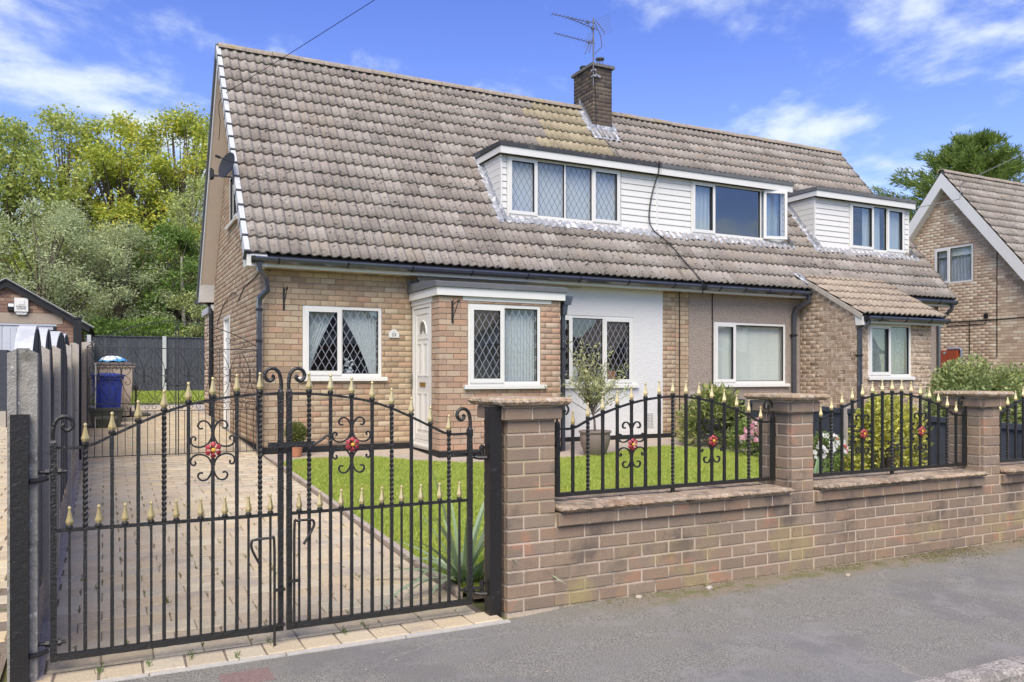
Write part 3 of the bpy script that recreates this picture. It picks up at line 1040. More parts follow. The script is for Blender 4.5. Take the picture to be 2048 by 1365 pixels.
drive = MB()
P = []
for i in range(28):
    y = 4.372 + i * .72
    P.append([(x, y, gz(y) - .008) for x in (-.30, .9, 2.10)])
drive.grid(P)
drv = drive.build('driveway', 'paver_joint', kind='structure', label='block paved driveway with weedy joints')
pc = Pieces(drv, 'paver')
for r in range(96):
    y = 4.385 + .20 + (r + .5) * .185
    for c in range(11):
        x0 = -.26 + (c - (r % 2) * .5) * .245
        a, b = max(x0, -.27), min(x0 + .245, 2.055)
        if b - a < .04:
            continue
        M = Matrix.Translation(((a + b) / 2, y, gz(y) + .004 + RND.uniform(-.003, .003))) @ Matrix.Rotation(atan2(SLOPE, 1) + RND.uniform(-.012, .012), 4, 'X') @ Matrix.Rotation(RND.uniform(-.014, .014), 4, 'Z') @ Matrix.Rotation(RND.uniform(-.01, .01), 4, 'Y') @ Matrix.Diagonal(((b - a - .0045) / .235, 1.045, 1, 1))
        pc.put(drv, 'paver', 'paver', M)
for c in range(13):
    x0 = -.42 + c * .198
    M = Matrix.Translation((x0 + .099, 4.385 + .098, .002 + RND.uniform(-.003, .003))) @ Matrix.Rotation(RND.uniform(-.015, .015), 4, 'Z') @ Matrix.Diagonal((.190 / .235, .188 / .17, 1, 1))
    pc.put(drv, 'paver', 'paver', M, -5)
pc.finish()
for i in range(4):
    m = MB()
    a = -.46 + i * .66
    m.box(a, a + .652, 4.335, 4.377, -.05, .002 + RND.uniform(-.002, .002))
    m.build('edging_strip', 'edging_white', drv)
edg = thing('lawn_edging', 'low concrete edging between the driveway and the lawn', 'edging', (2.1, 7.5, .1))
for i in range(8):
    y = 4.95 + i * .83
    m = MB()
    m.prism([(y, gz(y) - .05), (y + .82, gz(y + .8) - .05), (y + .82, gz(y + .8) + .035), (y, gz(y) + .035)], 'x', 2.075 + RND.uniform(-.004, .004), 2.125 + RND.uniform(-.004, .004))
    m.build('edging_stone', 'path_stone', edg)

# strip of dirt beside the fence, the path along the house, planting beds
m = MB()
m.grid([[(x, y, gz(y) + .001) for y in (4.4, 8, 12, 16, 20, 24)] for x in (-.40, -.265)])
m.build('dirt_strip', 'path_stone', kind='structure', label='gritty dirt along the foot of the fence')
m = MB()
m.grid([[(x, y, gz(y) - .0) for y in (10.2, 10.9, 11.6, 12.4)] for x in (2.10, 4, 6, 8, 10, 12.9)])
pth = m.build('path', 'path_stone', kind='structure', label='beige path between the lawn and the house wall')
m = MB()
m.grid([[(x, y, gz(y) + .006) for y in (4.8, 7, 9, 10.2)] for x in (2.14, 5, 8, 9.95)])
m.build('flower_bed_soil', 'soil', kind='structure', label='bare soil of the flower beds round the lawn')
m = MB()
m.grid([[(x, y, gz(y) - .004) for y in (4.4, 8, 12, 18, 26)] for x in (-5, -2, -.45)])
nd = m.build('neighbour_drive', 'paver_joint', kind='structure', label='block paved drive on the other side of the fence')
pn = Pieces(nd, 'paver', 90)
for r in range(72):
    y = 4.42 + (r + .5) * .185
    for c in range(5):
        x0 = -1.70 + (c - (r % 2) * .5) * .245
        pn.put(nd, 'paver', 'paver', Matrix.Translation((x0 + .12, y, gz(y) + .006 + RND.uniform(-.002, .002))) @ Matrix.Rotation(atan2(SLOPE, 1), 4, 'X'))
pn.finish()
m = MB()
m.grid([[(x, y, gz(y) - .006) for y in (18.4, 20, 23.1)] for x in (-.3, 3, 10)])
m.build('patio', 'concrete_clean', kind='structure', label='pale patio behind the side gate')

LAWN = [(2.13, 4.95), (2.13, 10.9), (2.2, 11.4), (2.45, 11.62), (3.1, 11.6), (3.6, 11.45), (4.0, 10.9), (4.6, 10.45), (6.1, 10.45), (6.9, 10.62), (7.7, 11.0), (8.6, 11.2), (9.0, 10.6), (9.2, 10.1), (8.9, 9.2), (8.2, 8.3), (7.9, 7.6), (7.5, 6.9), (7.1, 6.2), (6.6, 5.5), (5.8, 4.95)]


def inside(P, X, Y):
    r = np.zeros(len(X), bool)
    n = len(P)
    for i in range(n):
        x0, y0 = P[i]
        x1, y1 = P[(i + 1) % n]
        c = ((y0 > Y) != (y1 > Y)) & (X < (x1 - x0) * (Y - y0) / ((y1 - y0) if y1 != y0 else 1e-9) + x0)
        r ^= c
    return r


def gzv(Y):
    return np.where(Y > 4.47, SLOPE * (Y - 4.47), 0)


m = MB()
m.add([(x, y, gz(y) + .012) for x, y in LAWN], [tuple(range(len(LAWN)))])
m.build('lawn', 'lawn_soil', kind='structure', label='trimmed front lawn inside the wall')


def grass(name, n, poly, h, w, label, zoff=.01):
    X0, X1 = min(p[0] for p in poly), max(p[0] for p in poly)
    Y0, Y1 = min(p[1] for p in poly), max(p[1] for p in poly)
    X = NR.uniform(X0, X1, n * 2)
    Y = NR.uniform(Y0, Y1, n * 2)
    k = inside(poly, X, Y)
    X, Y = X[k][:n], Y[k][:n]
    n = len(X)
    a = NR.uniform(0, 2 * pi, n)
    H = NR.uniform(.6, 1.25, n) * h
    ln = NR.normal(0, .5, (n, 2)) * H[:, None]
    Z = gzv(Y) + zoff
    dx, dy = np.cos(a) * w, np.sin(a) * w
    V = np.stack([np.stack([X - dx, Y - dy, Z], 1), np.stack([X + dx, Y + dy, Z], 1), np.stack([X + ln[:, 0], Y + ln[:, 1], Z + H], 1)], 1).reshape(-1, 3)
    F = np.arange(3 * n).reshape(-1, 3)
    mesh_np(name, V, F, 'grass_blade', rnd=NR.random(n), kind='stuff', label=label)


grass('grass', 150000, LAWN, .034, .0042, 'short bright green grass of the front lawn')
grass('grass', 22000, [(-.3, 23.6), (6, 23.6), (6, 29.2), (-.3, 29.2)], .05, .012, 'strip of back lawn before the dark fence')
m = MB()
m.add([(x, y, gz(y) + .004) for x, y in [(-.3, 23.4), (10, 23.4), (10, 29.25), (-.3, 29.25)]], [(0, 1, 2, 3)])
m.build('back_lawn', 'lawn_soil', kind='structure', label='back lawn seen through the side gate')

# ------------------------------------------------------------------ left half of the pair: number 53
XL, XP, XR = 2.11, 9.72, 17.33
HY0 = 12.39
HB = 2 * RY - HY0          # back wall
DPC = .41


def gable_top(z_off=-.10):
    def f(y):
        z = roof_z(y) if y <= RY else roof_z(2 * RY - y)
        return z + z_off
    return f


def gspan(z):
    y = roof_y(z + .10)
    return (max(HY0, y), min(HB, 2 * RY - y))


hA = thing('semi_detached_house', 'left half of the pair, tan brick and white render, with a flat-roofed brick porch', 'house', (6, 12.4, .3))
pcA = Pieces(hA, 'brick')
W1 = (2.68, 3.92, 1.45, 2.54)
W2 = (6.9, 8.74, 1.31, 2.55)
mm = MB()
slab(mm, 'y-', HY0 + .003, .22, XL + .006, 4.52, .0, 3.12, [W1])
wall_f = mm.build('wall', 'house_mortar', hA, label='tan brick front wall')
mm = MB()
slab(mm, 'y-', HY0 + .003, .22, 9.41, XP, .0, 3.12)
wall_p = mm.build('brick_pillar', 'house_mortar', hA, label='narrow tan brick strip right of the white render')
brickwork(pcA, wall_f, 'house_brick', 'y-', HY0, XL, 4.42, DPC, 3.12, [W1], phase=.06)
brickwork(pcA, wall_f, 'house_brick', 'y-', HY0, 4.43, 4.52, 2.87, 3.12)
brickwork(pcA, wall_p, 'house_brick', 'y-', HY0, 9.42, XP - .001, DPC, 3.12, phase=.09)
mm = MB()
slab(mm, 'y-', HY0 - .012, .23, 4.52, 9.41, DPC - .03, 3.12, [W2])
mm.build('rendered_wall', 'white_render', hA)
GW = (15.05, 16.15, 4.29, 5.22)
DO = (16.0, 16.86, .30, 2.62)
mm = MB()
slab(mm, 'x-', XL + .003, .22, HY0 + .23, HB - .006, .0, 8, [GW, DO], top=gable_top(), peak=RY)
wall_s = mm.build('side_wall', 'house_mortar', hA, label='gable wall beside the driveway')
brickwork(pcA, wall_s, 'house_brick', 'x-', XL, HY0 + .015, HB, DPC + .085 * 0, 7.3, [GW, DO], span=gspan, phase=.02)
mm = MB()
slab(mm, 'y+', HB, -.2, XL + .3, XP - .01, 0, 3.1)
mm.box(XL + .3, XP - .3, HY0 + .3, HB - .3, .40, .45)
mm.box(XL + .24, XP - .24, HY0 + .24, HB - .24, 2.90, 3.0)
mm.box(XP - .10, XP - .02, HY0 + .24, HB - .3, .0, 3.1)
mm.box(XL + .24, XP - .24, 14.6, 14.68, .45, 2.9)
mm.build('inner_walls', 'room_paint', hA)
mm = MB()
mm.box(XL - .012, 4.43, HY0 - .014, HY0 + .1, .05, DPC - .012)
mm.box(XL - .012, XL + .05, HY0 + .101, HB, .05, DPC - .012)
mm.build('plinth', 'plinth_paint', hA)
mm = MB()
mm.box(6.49, XP, HY0 - .018, HY0 + .05, .05, DPC - .032)
mm.build('plinth', 'plinth_paint', hA)
window(hA, 'y-', HY0, *W1, [(0, 3.275, 'open'), (3.275, 0, 'fixed')], lead='light', sill=.08)
window(hA, 'y-', HY0 - .012, *W2, [(0, 7.42, 'open'), (7.42, 8.09, 'fixed'), (8.09, 0, 'open')], lead='light', sill=.09)
window(hA, 'x-', XL, GW[0], GW[1], GW[2], GW[3], [(0, 15.6, 'open'), (15.6, 0, 'fixed')], sill=.06)
tf = frame_tf('x-', XL)
m = MB(tf)
ring(m, DO[0], DO[1], DO[2], DO[3], .06, -.09, .012)
m.box(DO[0] + .06, DO[1] - .06, -.07, -.03, DO[2] + .06, DO[3] - .06)
m.build('side_door', 'white_upvc', hA)

# porch of number 53
PX0, PX1, PY = 4.428, 6.49, 11.191
PW = (4.888, 6.131, 1.33, 2.56)
PD = (11.52, 12.39, .40, 2.64)
mm = MB()
slab(mm, 'y-', PY + .003, .11, PX0 + .006, PX1 - .006, .15, 2.66, [PW])
slab(mm, 'x-', PX0 + .003, .11, PY + .12, 11.52, .15, 2.66)
slab(mm, 'x+', PX1 - .006, .11, PY + .12, HY0 - .02, .15, 2.66)
pw = mm.build('porch_wall', 'house_mortar', hA, label='pinkish brick wall of the porch')
brickwork(pcA, pw, 'porch_brick', 'y-', PY, PX0, PX1, .352, 2.655, [PW])
brickwork(pcA, pw, 'porch_brick', 'x-', PX0, PY + .012, 11.52, .352, 2.655, phase=.1)
brickwork(pcA, pw, 'porch_brick', 'x+', PX1, PY + .012, HY0 - .02, .352, 2.655, bias=500)
mm = MB()
mm.box(PX0 - .012, PX1 + .012, PY - .012, PY + .05, .1, .345)
mm.box(PX0 - .012, PX0 + .04, PY + .051, HY0 - .02, .1, .345)
mm.build('porch_plinth', 'plinth_paint', hA)
window(hA, 'y-', PY, *PW, [(0, 5.49, 'open'), (5.49, 0, 'fixed')], lead='light', sill=.08)
mm = MB()
mm.box(4.80, 6.32, PY - .014, PY + .02, 2.60, 2.66)
mm.box(PX0 - .02, PX0 + .03, 11.47, HY0 - .015, 2.585, 2.66)
mm.build('window_head', 'white_board', hA)
fx0, fx1, fy0 = PX0 - .06, PX1 + .06, PY - .06
mm = MB()
mm.box(fx0, fx1, fy0, fy0 + .02, 2.662, 2.785)
mm.box(fx0, fx0 + .02, fy0 + .021, HY0 - .02, 2.662, 2.785)
mm.box(fx1 - .02, fx1, fy0 + .021, HY0 - .02, 2.662, 2.785)
mm.box(fx0 + .021, fx1 - .021, fy0 + .021, HY0 - .02, 2.664, 2.78)
mm.build('porch_fascia', 'white_upvc', hA)
mm = MB()
mm.prism([(fy0 - .03, 2.788), (fy0 - .022, 2.858), (fy0 + .10, 2.885), (HY0 - .02, 2.93), (HY0 - .02, 2.788)], 'x', fx0 - .03, fx1 + .03)
mm.build('porch_roof', 'grey_felt', hA)
mm = MB()
for i in range(14):
    a = 4.33 + i * .015
    mm.box(a, a + .016, HY0 - .03 - RND.random() * .02, HY0 + .01, 2.92, 3.0 + RND.uniform(-.02, .02))
mm.build('mortar_fillet', 'cement_fillet', hA)
# porch door
tf = frame_tf('x-', PX0)
m = MB(tf)
ring(m, PD[0], PD[1] - .015, PD[2], PD[3] - .05, .065, -.07, .004)
m.box(PD[0], PD[1] - .015, -.10, .05, PD[2] - .035, PD[2] - .001)
m.box(PD[0], PD[1] - .015, -.08, .035, PD[2] - .065, PD[2] - .036)
door = m.build('door', 'white_upvc', hA, label='white front door with a half-moon light')
m = MB(tf)
a, b, c, d = PD[0] + .068, PD[1] - .085, PD[2] + .07, PD[3] - .12
ay = (a + b) / 2
m.box(a, b, -.05, -.022, c, d)
ring(m, a + .002, b - .002, c + .002, d - .002, .085, -.05, -.010)
for (p, q, r, s) in ((a + .13, ay - .03, 1.46, 1.98), (ay + .03, b - .13, 1.46, 1.98), (a + .13, ay - .03, .62, 1.20), (ay + .03, b - .13, .62, 1.20)):
    ring(m, p, q, r, s, .018, -.022, -.012)
m.box(a + .12, b - .12, -.022, -.013, 2.04, 2.055)
m.build('leaf', 'white_upvc', door)
m = MB(tf)
arc = [(ay - .17 + .0, 2.12)] + [(ay + .17 * cos(pi - pi * k / 12), 2.12 + .20 * sin(pi * k / 12)) for k in range(13)]
arc = [(ay - .15, 2.12)] + [(ay - .15 * cos(pi * k / 12), 2.12 + .19 * sin(pi * k / 12)) for k in range(1, 12)] + [(ay + .15, 2.12), (ay + .06, 2.12), (ay, 2.19), (ay - .06, 2.12)]
m.prism(arc, 'y', -.0215, -.019)
m.build('door_light', 'window_glass', door)
m = MB(tf)
m.prism(arc, 'y', -.0222, -.0216)
m.build('door_light_backing', 'came_dark', door)
m = MB(tf)
pp = [(ay - .17 * cos(pi * k / 14), -.016, 2.115 + .21 * sin(pi * k / 14)) for k in range(15)]
m.tube(pp, .012, 6)
m.build('door_moulding', 'white_upvc', door)
m = MB(tf)
m.box(ay - .12, ay + .12, -.02, -.008, 1.30, 1.365)
m.build('letterbox', 'brass', door)
m = MB(tf)
m.box(b + .030, b + .058, .0, .018, 1.28, 1.50)
m.tube([(b + .044, .02, 1.44), (b + .044, .055, 1.44), (b - .05, .06, 1.445)], .009, 6)
m.build('handle', 'chrome', door)

# number plaque
m = MB()
arc = [(4.034, 2.075), (4.205, 2.075), (4.205, 2.165), (4.185, 2.168)] + [(4.12 - .06 * cos(pi - pi * k / 8) * 1.0, 2.168 + .038 * sin(pi * k / 8)) for k in range(9)] + [(4.054, 2.168), (4.034, 2.165)]
m.prism(arc, 'y', HY0 - .022, HY0 - .007)
pl = m.build('number_plaque', 'plaque', hA)


def text(body, size, loc, parent, mat, rot=(pi / 2, 0, 0), name='lettering', ext=.0015):
    cu = bpy.data.curves.new(name, 'FONT')
    cu.body = body
    cu.size = size
    cu.extrude = ext
    cu.align_x = 'CENTER'
    cu.align_y = 'CENTER'
    cu.materials.append(MATS[mat])
    t_ = bpy.data.objects.new(name, cu)
    COL.objects.link(t_)
    bpy.context.view_layer.update()
    me = bpy.data.meshes.new_from_object(t_.evaluated_get(bpy.context.evaluated_depsgraph_get()))
    bpy.data.objects.remove(t_)
    o = bpy.data.objects.new(name, me)
    COL.objects.link(o)
    o.parent = parent
    o.location = Vector(loc) - rootloc(parent)
    o.rotation_euler = rot
    return o


text('53', .072, (4.12, HY0 - .0235, 2.118), pl, 'print_dark')
text('~', .06, (4.12, HY0 - .0235, 2.172), pl, 'print_grey')


def bracket(root, x, y, z):
    m = MB()
    m.box(x - .014, x + .014, y - .012, y - .001, z - .17, z + .17)
    m.tube([(x, y - .012, z + .10), (x, y - .26, z + .155)], .007, 6)
    m.tube([(x, y - .012, z - .12), (x, y - .08, z - .04), (x, y - .17, z + .06), (x, y - .25, z + .15)], .007, 6)
    m.tube([(x, y - .25, z + .15), (x, y - .28, z + .16), (x, y - .30, z + .14), (x, y - .285, z + .115), (x, y - .27, z + .125)], .007, 6)
    m.build('hanging_basket_bracket', 'iron_paint', root)


bracket(hA, 2.40, HY0, 2.62)
bracket(hA, 4.63, PY, 2.42)
m = MB()
m.box(9.02, 9.20, HY0 - .022, HY0 - .013, .50, .78)
ab = m.build('air_vent', 'white_upvc', hA)
m = MB()
for i in range(5):
    for j in range(9):
        m.box(9.037 + i * .031, 9.055 + i * .031, HY0 - .024, HY0 - .0225, .515 + j * .029, .532 + j * .029)
m.build('vent_holes', 'came_dark', ab, kind='stuff')

# eaves, gutters, pipes of number 53
m = MB()
m.box(1.86, XP, 12.10, 12.122, 3.055, 3.20)
m.build('fascia', 'cream_fascia', hA)
m = MB()
m.box(1.86, XP, 12.123, HY0 - .015, 3.07, 3.085)
m.build('eaves_soffit', 'cream_fascia', hA)
gutter(hA, 1.90, 10.08, 12.098, 3.125, step=1.02)
downpipe(hA, [(1.99, 12.04, 3.11), (1.99, 12.05, 2.99), (2.10, 12.16, 2.90), (2.13, 12.20, 2.72), (2.03, 12.28, 2.60), (2.03, 12.30, 2.5), (2.03, 12.30, .32)],
         [(2.03, 12.30, 2.44), (2.03, 12.30, 1.98), (2.03, 12.30, 1.0)])
downpipe(hA, [(6.62, 11.26, 2.70), (6.62, 11.26, 2.60), (6.58, 11.26, 2.50), (6.58, 11.26, .26)], [(6.58, 11.26, 1.9), (6.58, 11.26, .9)], r=.03)
m = MB()
m.prism([(6.555, 2.60), (6.68, 2.60), (6.73, 2.74), (6.555, 2.74)], 'y', 11.18, 11.32)
m.prism([(6.55, 2.44), (6.62, 2.44), (6.64, 2.60), (6.55, 2.60)], 'y', 11.20, 11.31)
m.build('hopper', 'gutter_plastic', hA)
m = MB()
m.tube([(1.99, 18.70, 3.30), (1.99, 18.72, 3.10), (2.05, 18.55, 2.95), (2.05, 18.50, 2.8), (2.05, 18.50, .6)], .045, 8)
m.build('rear_downpipe', 'black_paint', hA)
m = MB()
m.box(1.75, 2.4, 18.78, 18.90, 3.02, 3.12)
m.build('rear_gutter', 'gutter_plastic', hA)
mm = MB()
slab(mm, 'x-', XL + .006, .2, HB + .01, 20.35, 0, 2.86)
slab(mm, 'y-', 20.3, .2, XL + .2, 7, 0, 2.86)
ext = mm.build('rear_extension', 'neighbour_mortar', hA)
brickwork(pcA, ext, 'neighbour_brick', 'x-', XL, HB + .01, 20.35, .50, 2.86)
mm = MB()
mm.box(XL - .06, 7, HB + .01, 20.4, 2.865, 3.0)
mm.build('extension_roof', 'capping_paint', hA)
m = MB()
m.tube([(XL - .012, 14.9, 2.78), (XL - .012, 14.2, 2.96), (XL - .012, 13.2, 3.0), (XL - .012, 12.5, 3.04), (2.2, 12.37, 3.03)], .008, 5)
m.tube([(XL - .01, 17.9, 2.55), (XL - .01, 16.9, 2.86), (XL - .02, 15.6, 3.0), (XL - .02, 15.0, 2.92)], .007, 5)
m.build('wall_cable', 'cable_black', hA)
m = MB()
m.tube([(4.9, HY0 - .02, 3.04), (5.6, HY0 - .03, 2.99), (6.4, HY0 - .03, 3.02), (7.6, HY0 - .03, 3.04)], .004, 5)
m.build('eaves_cable', 'cable_grey', hA)
m = MB()
m.box(5.02, 5.20, HY0 - .05, HY0 - .02, 2.98, 3.03)
m.build('junction_box', 'black_paint', hA)

# roof of number 53
m = MB()
m.prism([(EY, EZ - .02), (RY, RZ - .02), (2 * RY - EY, EZ - .02), (2 * RY - EY, EZ - .10), (RY, RZ - .13), (EY, EZ - .10)], 'x', 1.84, XP - .004)
rfA = m.build('roof', 'roof_deck', hA)
tA = Pieces(hA, 'tile')
D1 = (6.31, XP)
CH = (9.49, 9.98, 14.95, 15.75)


def lich(x, s):
    return 8.0 < x < 9.6 and s > 3.1 and (x - 8.0) + RND.random() * .9 > .5


tiles(tA, rfA, 'roof_tile', 1.86, XP - .01, 16, holes=[(6.36, 10, 1.45, 2.98), (9.42, 10, 4.55, 6)], lichen=lich)
tA.finish()
m = MB()
m.grid([[(x, y, z) for y, z in ((RY, RZ + .03), (2 * RY - EY, EZ + .03))] for x in (1.84, XP)])
m.build('rear_tiling', 'roof_tile', hA)
ridge(rfA, 1.82, 9.45)
verge_trim(hA, 1.82)
dA = dormer(hA, 6.31, XP - .006, (6.42, 8.86), 0, True, False)
window(hA, 'y-', 12.97, 6.425, 8.855, 4.345, 5.415, [(0, 7.03, 'open'), (7.03, 7.62, 'fixed'), (7.62, 8.22, 'fixed'), (8.22, 0, 'open')], lead='dark', glass='upper_glass', setback=-.008, fw=.045, name='dormer_window')

# chimney with pots
m = MB()
m.box(CH[0] + .006, CH[1] - .006, CH[2] + .006, CH[3] - .006, 6.3, 8.20)
chm = m.build('chimney', 'chimney_mortar', hA)
for o, fc, a, b in (('y-', CH[2], CH[0], CH[1]), ('x-', CH[0], CH[2] + .01, CH[3]), ('x+', CH[1], CH[2] + .01, CH[3])):
    brickwork(pcA, chm, 'chimney_brick', o, fc, a, b, 6.42, 8.205, phase=.05 if o == 'y-' else .16, bias=-5 if o != 'x+' else 500)
m = MB()
m.box(CH[0] - .05, CH[1] + .05, CH[2] - .05, CH[3] + .05, 8.208, 8.27)
m.build('chimney_cap', 'cement_fillet', chm)
m = MB()
m.lathe(9.80, 15.15, [(.07, 8.27), (.085, 8.29), (.075, 8.33), (.062, 8.35)], 12)
m.build('chimney_pot', 'chimney_brick', chm)
m = MB()
for k in range(6):
    a = k * pi / 3
    m.tube([(9.80 + .06 * cos(a), 15.15 + .06 * sin(a), 8.34), (9.80 + .085 * cos(a), 15.15 + .085 * sin(a), 8.47)], .008, 5)
m.lathe(9.80, 15.15, [(.098, 8.465), (.10, 8.49), (.03, 8.51)], 12)
m.build('cowl', 'aerial_metal', chm)
m = MB()
m.lathe(9.62, 15.52, [(.10, 8.27), (.085, 8.30), (.10, 8.38), (.095, 8.40)], 12)
m.build('chimney_pot', 'black_paint', chm)
# stepped lead flashing round the chimney
m = MB()
P = []
for i in range(18):
    y = CH[2] - .05 + i * .048
    z = roof_z(min(y, RY))
    P.append([(CH[0] - .20, y, z + .055), (CH[0] - .12, y, z + .075 + RND.uniform(-.01, .01)), (CH[0] - .018, y, z + .09), (CH[0] - .014, y, z + .16)])
m.grid(P)
for i in range(8):
    y = CH[2] + .0 + i * .068
    z = roof_z(y)
    m.add([(CH[0] - .016, y, z + .14), (CH[0] - .016, y + .075, z + .22), (CH[0] - .016, y + .085, z + .36)], [(0, 1, 2)])
P = []
for i in range(12):
    x = CH[0] - .10 + i * .062
    w = .02 * max(0, sin(2 * pi * (x - 1.9) / .15))
    P.append([(x, CH[2] - .014, roof_z(CH[2]) + .17), (x, CH[2] - .022, roof_z(CH[2]) + .05), roof_pt(x, (CH[2] - EY) / CT - .10, .06 + w), roof_pt(x, (CH[2] - EY) / CT - .30 + RND.uniform(-.015, .015), .055 + w)])
m.grid(P)
for i in range(3):
    y = CH[2] - .03 + i * .07
    z = roof_z(y)
    m.add([(CH[1] + .02, y, z + .02), (CH[1] + .02, y + .09, z + .12), (CH[1] + .02, y + .05, z + .34), (CH[1] + .16, y - .02, z + .05)], [(0, 1, 2), (0, 3, 2)])
m.build('lead_flashing', 'lead', chm)
m = MB()
m.tube([(9.50, 14.93, 8.2), (9.55, 14.93, 7.6), (9.56, 14.93, 6.9), (9.6, 14.7, 6.55), roof_pt(9.75, 3.9, .09), roof_pt(9.70, 3.05, .1)], .006, 5)
m.build('aerial_lead', 'cable_black', chm)
pcA.finish()

# ------------------------------------------------------------------ right half of the pair
hB = thing('semi_detached_house', 'right half of the pair, pebble-dashed, with a tiled lean-to porch of rustic brick', 'house', (13.5, 12.4, .3))
pcB = Pieces(hB, 'brick')
NW = (10.647, 12.533, 1.31, 2.53)
QX0, QX1, QY = 12.95, 15.14, 10.977
mm = MB()
slab(mm, 'y-', HY0 + .003, .22, XP + .002, 10.03, .0, 3.12)
wb = mm.build('wall', 'house_mortar', hB)
brickwork(pcB, wb, 'house_brick', 'y-', HY0, XP + .002, 10.03, DPC, 3.12, phase=.01)
mm = MB()
slab(mm, 'y-', HY0 - .012, .23, 10.032, QX0 + .1, .30, 3.12, [NW])
mm.build('pebble_dashed_wall', 'pebble_dash', hB)
mm = MB()
slab(mm, 'y-', HY0 - .012, .23, QX1 - .1, XR, .30, 3.12)
mm.build('pebble_dashed_wall', 'pebble_dash', hB)
mm = MB()
mm.box(XP, QX0, HY0 - .02, HY0 + .05, .05, .298)
mm.build('plinth', 'plinth_paint', hB)
mm = MB()
slab(mm, 'x+', XR, .22, HY0 + .23, HB, .0, 8, top=gable_top(), peak=RY)
mm.build('side_wall', 'neighbour_mortar', hB)
mm = MB()
slab(mm, 'y+', HB, -.2, XP + .01, XR - .3, 0, 3.1)
mm.box(XP + .3, XR - .3, HY0 + .3, HB - .3, .40, .45)
mm.box(XP + .24, XR - .24, HY0 + .24, HB - .24, 2.90, 3.0)
mm.box(XP + .02, XP + .10, HY0 + .24, HB - .3, .0, 3.1)
mm.box(XP + .24, XR - .24, 14.6, 14.68, .45, 2.9)
mm.build('inner_walls', 'room_paint', hB)
window(hB, 'y-', HY0 - .012, *NW, [(0, 11.20, 'open'), (11.20, 0, 'fixed')], sill=.07)
m = MB()
m.tube([(10.60, HY0 - .02, 3.1), (10.60, HY0 - .02, .5)], .012, 6)
m.tube([(9.80, HY0 - .02, 3.12), (9.80, HY0 - .02, .75), (9.86, HY0 - .03, .68), (10.0, HY0 - .03, .72), (10.3, HY0 - .03, .71)], .009, 6)
m.build('wall_cable', 'cable_black', hB)
m = MB()
m.box(XP, 13.1, 12.10, 12.122, 3.055, 3.20)
m.box(15.2, 17.50, 12.10, 12.122, 3.055, 3.20)
m.build('fascia', 'cream_fascia', hB)
m = MB()
m.box(XP, 17.50, 12.123, HY0 - .015, 3.07, 3.085)
m.build('eaves_soffit', 'cream_fascia', hB)
gutter(hB, 10.13, 12.86, 12.098, 3.12, step=.62)
gutter(hB, 14.9, 17.45, 12.098, 3.12, step=.8)
downpipe(hB, [(12.80, 12.04, 3.13), (12.80, 12.04, 3.0), (12.62, 12.20, 2.86), (12.62, 12.28, 2.74), (12.80, 12.32, 2.66), (12.80, 12.32, .4)] if False else
         [(12.84, 12.04, 3.13), (12.84, 12.05, 2.98), (12.72, 12.28, 2.84), (12.70, 12.31, 2.72), (12.70, 12.31, .4)], [(12.70, 12.31, 2.30)], r=.042)
downpipe(hB, [(17.35, 12.04, 3.12), (17.35, 12.06, 3.0), (17.28, 12.34, 2.7), (17.28, 12.34, .5)], [], r=.034)
# porch
QW = (13.296, 14.528, 1.45, 2.49)
QT = radians(30)
qz = lambda y: 2.64 + (y - (QY - .17)) * tan(QT)
mm = MB()
slab(mm, 'x-', QX0 + .003, .11, QY + .006, HY0, .0, 3.6, top=lambda y: qz(y) - .10)
slab(mm, 'y-', QY + .003, .11, QX0 + .12, QX1 - .006, .0, 2.60, [QW])
slab(mm, 'x+', QX1 - .006, .11, QY + .12, HY0 - .02, .0, 3.6, top=lambda y: qz(y) - .12)
pw = mm.build('porch_wall', 'rustic_mortar', hB, label='rustic brown brick wall of the lean-to porch')
brickwork(pcB, pw, 'rustic_brick', 'x-', QX0, QY + .012, HY0 - .015, .50, 3.3, span=lambda z: (QY - .17 + (z + .10 - 2.64) / tan(QT) if z > 2.5 else 0, 99), course=.084, jit=.004)
brickwork(pcB, pw, 'rustic_brick', 'y-', QY, QX0, QX1, .50, 2.60, [QW], course=.084, phase=.1, jit=.004)
window(hB, 'y-', QY, *QW, [(0, 13.93, 'open'), (13.93, 0, 'fixed')], sill=.05)
m = MB()
m.box(QX0 + .07, 15.30, QY - .17, QY - .15, 2.485, 2.615)
m.build('porch_fascia', 'white_upvc', hB)
m = MB()
m.prism([(QY - .175, 2.60), (QY - .175, 2.44), (QY - .02, 2.44), (QY + .0, 2.62), (QY - .05, 2.66)], 'x', QX0 - .035, QX0 + .06)
m.box(QX0 + .07, 15.3, QY - .15, QY - .002, 2.49, 2.505)
m.build('box_end', 'white_upvc', hB)
gutter(hB, QX0 + .02, 15.33, QY - .172, 2.55, step=.72)
downpipe(hB, [(13.03, QY - .22, 2.55), (13.03, QY - .22, 2.47), (12.99, QY - .05, 2.36), (12.99, QY - .05, .4)], [(12.99, QY - .05, 1.86)], r=.036)
m = MB()
m.prism([(QY - .17, qz(QY - .17) - .02), (12.62, qz(12.62) - .02), (12.62, qz(12.62) - .09), (QY - .17, qz(QY - .17) - .09)], 'x', QX0 - .04, 15.32)
rq = m.build('porch_roof', 'roof_deck', hB)
tB = Pieces(hB, 'tile')
tiles(tB, rq, 'pale_tile', QX0 - .04, 15.32, 6, gauge=.33, th=QT, ey=QY - .19, ez=2.63, bias=-2)
m = MB()
for i in range(30):
    y = QY - .17 + i * .052
    m.prism([(y, qz(y) - .085), (y + .053, qz(y + .053) - .085), (y + .053, qz(y + .053) + .01), (y, qz(y) + .01)], 'x', QX0 - .055 + RND.uniform(-.006, .006), QX0 - .02)
m.build('verge_mortar', 'concrete_clean', hB)
